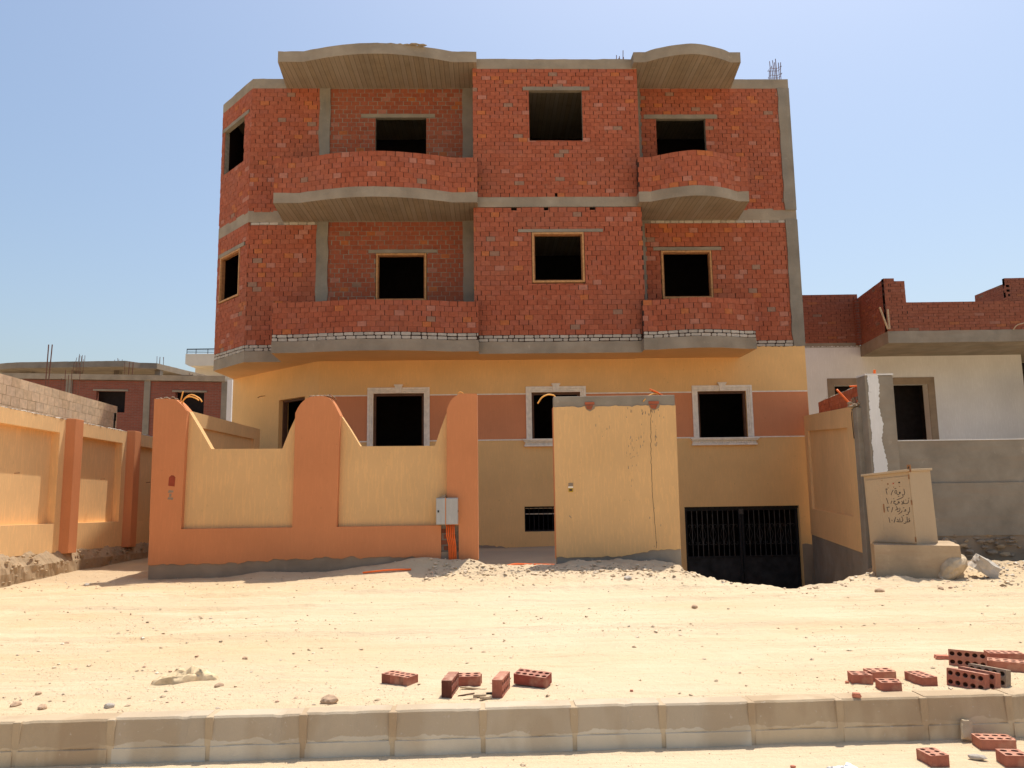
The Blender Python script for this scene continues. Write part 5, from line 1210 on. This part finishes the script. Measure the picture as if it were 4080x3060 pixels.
# tall loose bars behind the block wall
for (x, y, x2, z2, lab) in ((-19.35, 28.2, -19.3, 7.1, 'left of two long bare rebar rods rising above the block wall'), (-19.28, 28.2, -19.15, 7.1, 'right of two long bare rebar rods rising above the block wall')):
    mb = MB(); mb.tube([(x*.9, y, 3.6), (x2*.9, y, z2)], .02, 'rebar', 6); o = mb.build('rebar_rod', None); tag(o, lab, 'rebar')
mb = MB()
for k in range(6): mb.tube([(-16.9+k*.14, 28.3, 3.6), (-16.9+k*.145+RU(-.04, .04), 28.3, 5.9+RU(-.2, .3))], .012, 'rebar', 5)
o = mb.build('rebar_cage', None); tag(o, 'short dark rebar cage of several rods behind the block wall', 'rebar')
# far white building
wb = empty('white_building', (-17, 45, .3), 'distant cream building with a dark balcony railing seen past the house corner', 'building'); WBO = (-17, 45, .3)
mb = MB(); mb.prism([(-19.04, 45.4), (-12, 45.4), (-12, 52), (-19.04, 52)], 0, 8.9, 'cream'); M['cream'] = simple('cream_render', (.72, .66, .55), .9, var=.05, scale=2)
mb.prismy([(-19.27, 8.97), (-19.04, 8.85), (-12, 8.85), (-12, 9.55), (-19.27, 9.57)], 44.5, 50, 'cream'); mb.build('wall', wb, off=WBO)
mb = MB(); mb.box(-18.25, -16, 47, 50, 9.5, 10.9, 'cream'); mb.box(-17.95, -17.7, 46.98, 47, 9.55, 10.7, 'render'); mb.build('roof_room', wb, off=WBO)
mb = MB()
for z in (9.66, 9.75, 9.84): mb.tube([(-19.25, 44.6, z), (-15, 44.6, z)], .014, 'iron', 5)
mb.tube([(-19.25, 44.6, 9.88), (-15, 44.6, 9.88)], .022, 'iron', 5)
for x in (-19.24, -18.7, -18.0, -17.3, -16.6): mb.tube([(x, 44.6, 9.55), (x, 44.6, 9.88)], .02, 'iron', 5)
mb.build('railing', wb, off=WBO)
mb = MB(); mb.box(-18.14, -17.2, 45.36, 45.4, 7.4, 8.34, 'dark'); mb.build('window', wb, off=WBO)

# ------------------------------------------------------------ light, sky, camera
sun = bpy.data.lights.new('sun', 'SUN'); so = bpy.data.objects.new('sun', sun); col.objects.link(so)
sd = Vector((.185, .315, 1)).normalized(); so.rotation_euler = sd.to_track_quat('Z', 'Y').to_euler(); so.location = (0, 0, 40)
sun.energy = 5.0; sun.angle = R(.53); sun.color = (1, .95, .86)
w = bpy.data.worlds.new('World'); sc.world = w; w.use_nodes = True; nt = w.node_tree; nt.nodes.clear()
sky = nt.nodes.new('ShaderNodeTexSky'); sky.sky_type = 'NISHITA'; sky.sun_disc = False
sky.sun_elevation = math.asin(sd.z); sky.sun_rotation = math.atan2(sd.x, sd.y); sky.air_density = 1.3; sky.dust_density = 3.0; sky.ozone_density = 1.5; sky.altitude = 50
bg = nt.nodes.new('ShaderNodeBackground'); bg.inputs[1].default_value = .15; wo = nt.nodes.new('ShaderNodeOutputWorld')
tn = nt.nodes.new('ShaderNodeMix'); tn.data_type = 'RGBA'; tn.blend_type = 'MULTIPLY'; tn.inputs[0].default_value = 1; tn.inputs[7].default_value = (.98, 1.0, 1.02, 1)
nt.links.new(sky.outputs[0], tn.inputs[6]); nt.links.new(tn.outputs[2], bg.inputs[0]); nt.links.new(bg.outputs[0], wo.inputs[0])
cam = bpy.data.cameras.new('camera'); co = bpy.data.objects.new('camera', cam); col.objects.link(co); sc.camera = co
cam.sensor_width = 36; cam.lens = 3043/4080*36; cam.clip_end = 4000; cam.clip_start = .05
pt, rl = R(7.5), R(.8)
fwv = Vector((0, math.cos(pt), math.sin(pt))); upv = Vector((0, -math.sin(pt), math.cos(pt))); rt = Vector((1, 0, 0))
r_ = math.cos(rl)*rt-math.sin(rl)*upv; u_ = math.sin(rl)*rt+math.cos(rl)*upv
co.matrix_world = Matrix(((r_.x, u_.x, -fwv.x, 0), (r_.y, u_.y, -fwv.y, 0), (r_.z, u_.z, -fwv.z, 1.65), (0, 0, 0, 1)))
sc.view_settings.view_transform = 'Standard'; sc.view_settings.look = 'None'; sc.view_settings.exposure = 0
sc.cycles.max_bounces = 8; sc.cycles.diffuse_bounces = 5
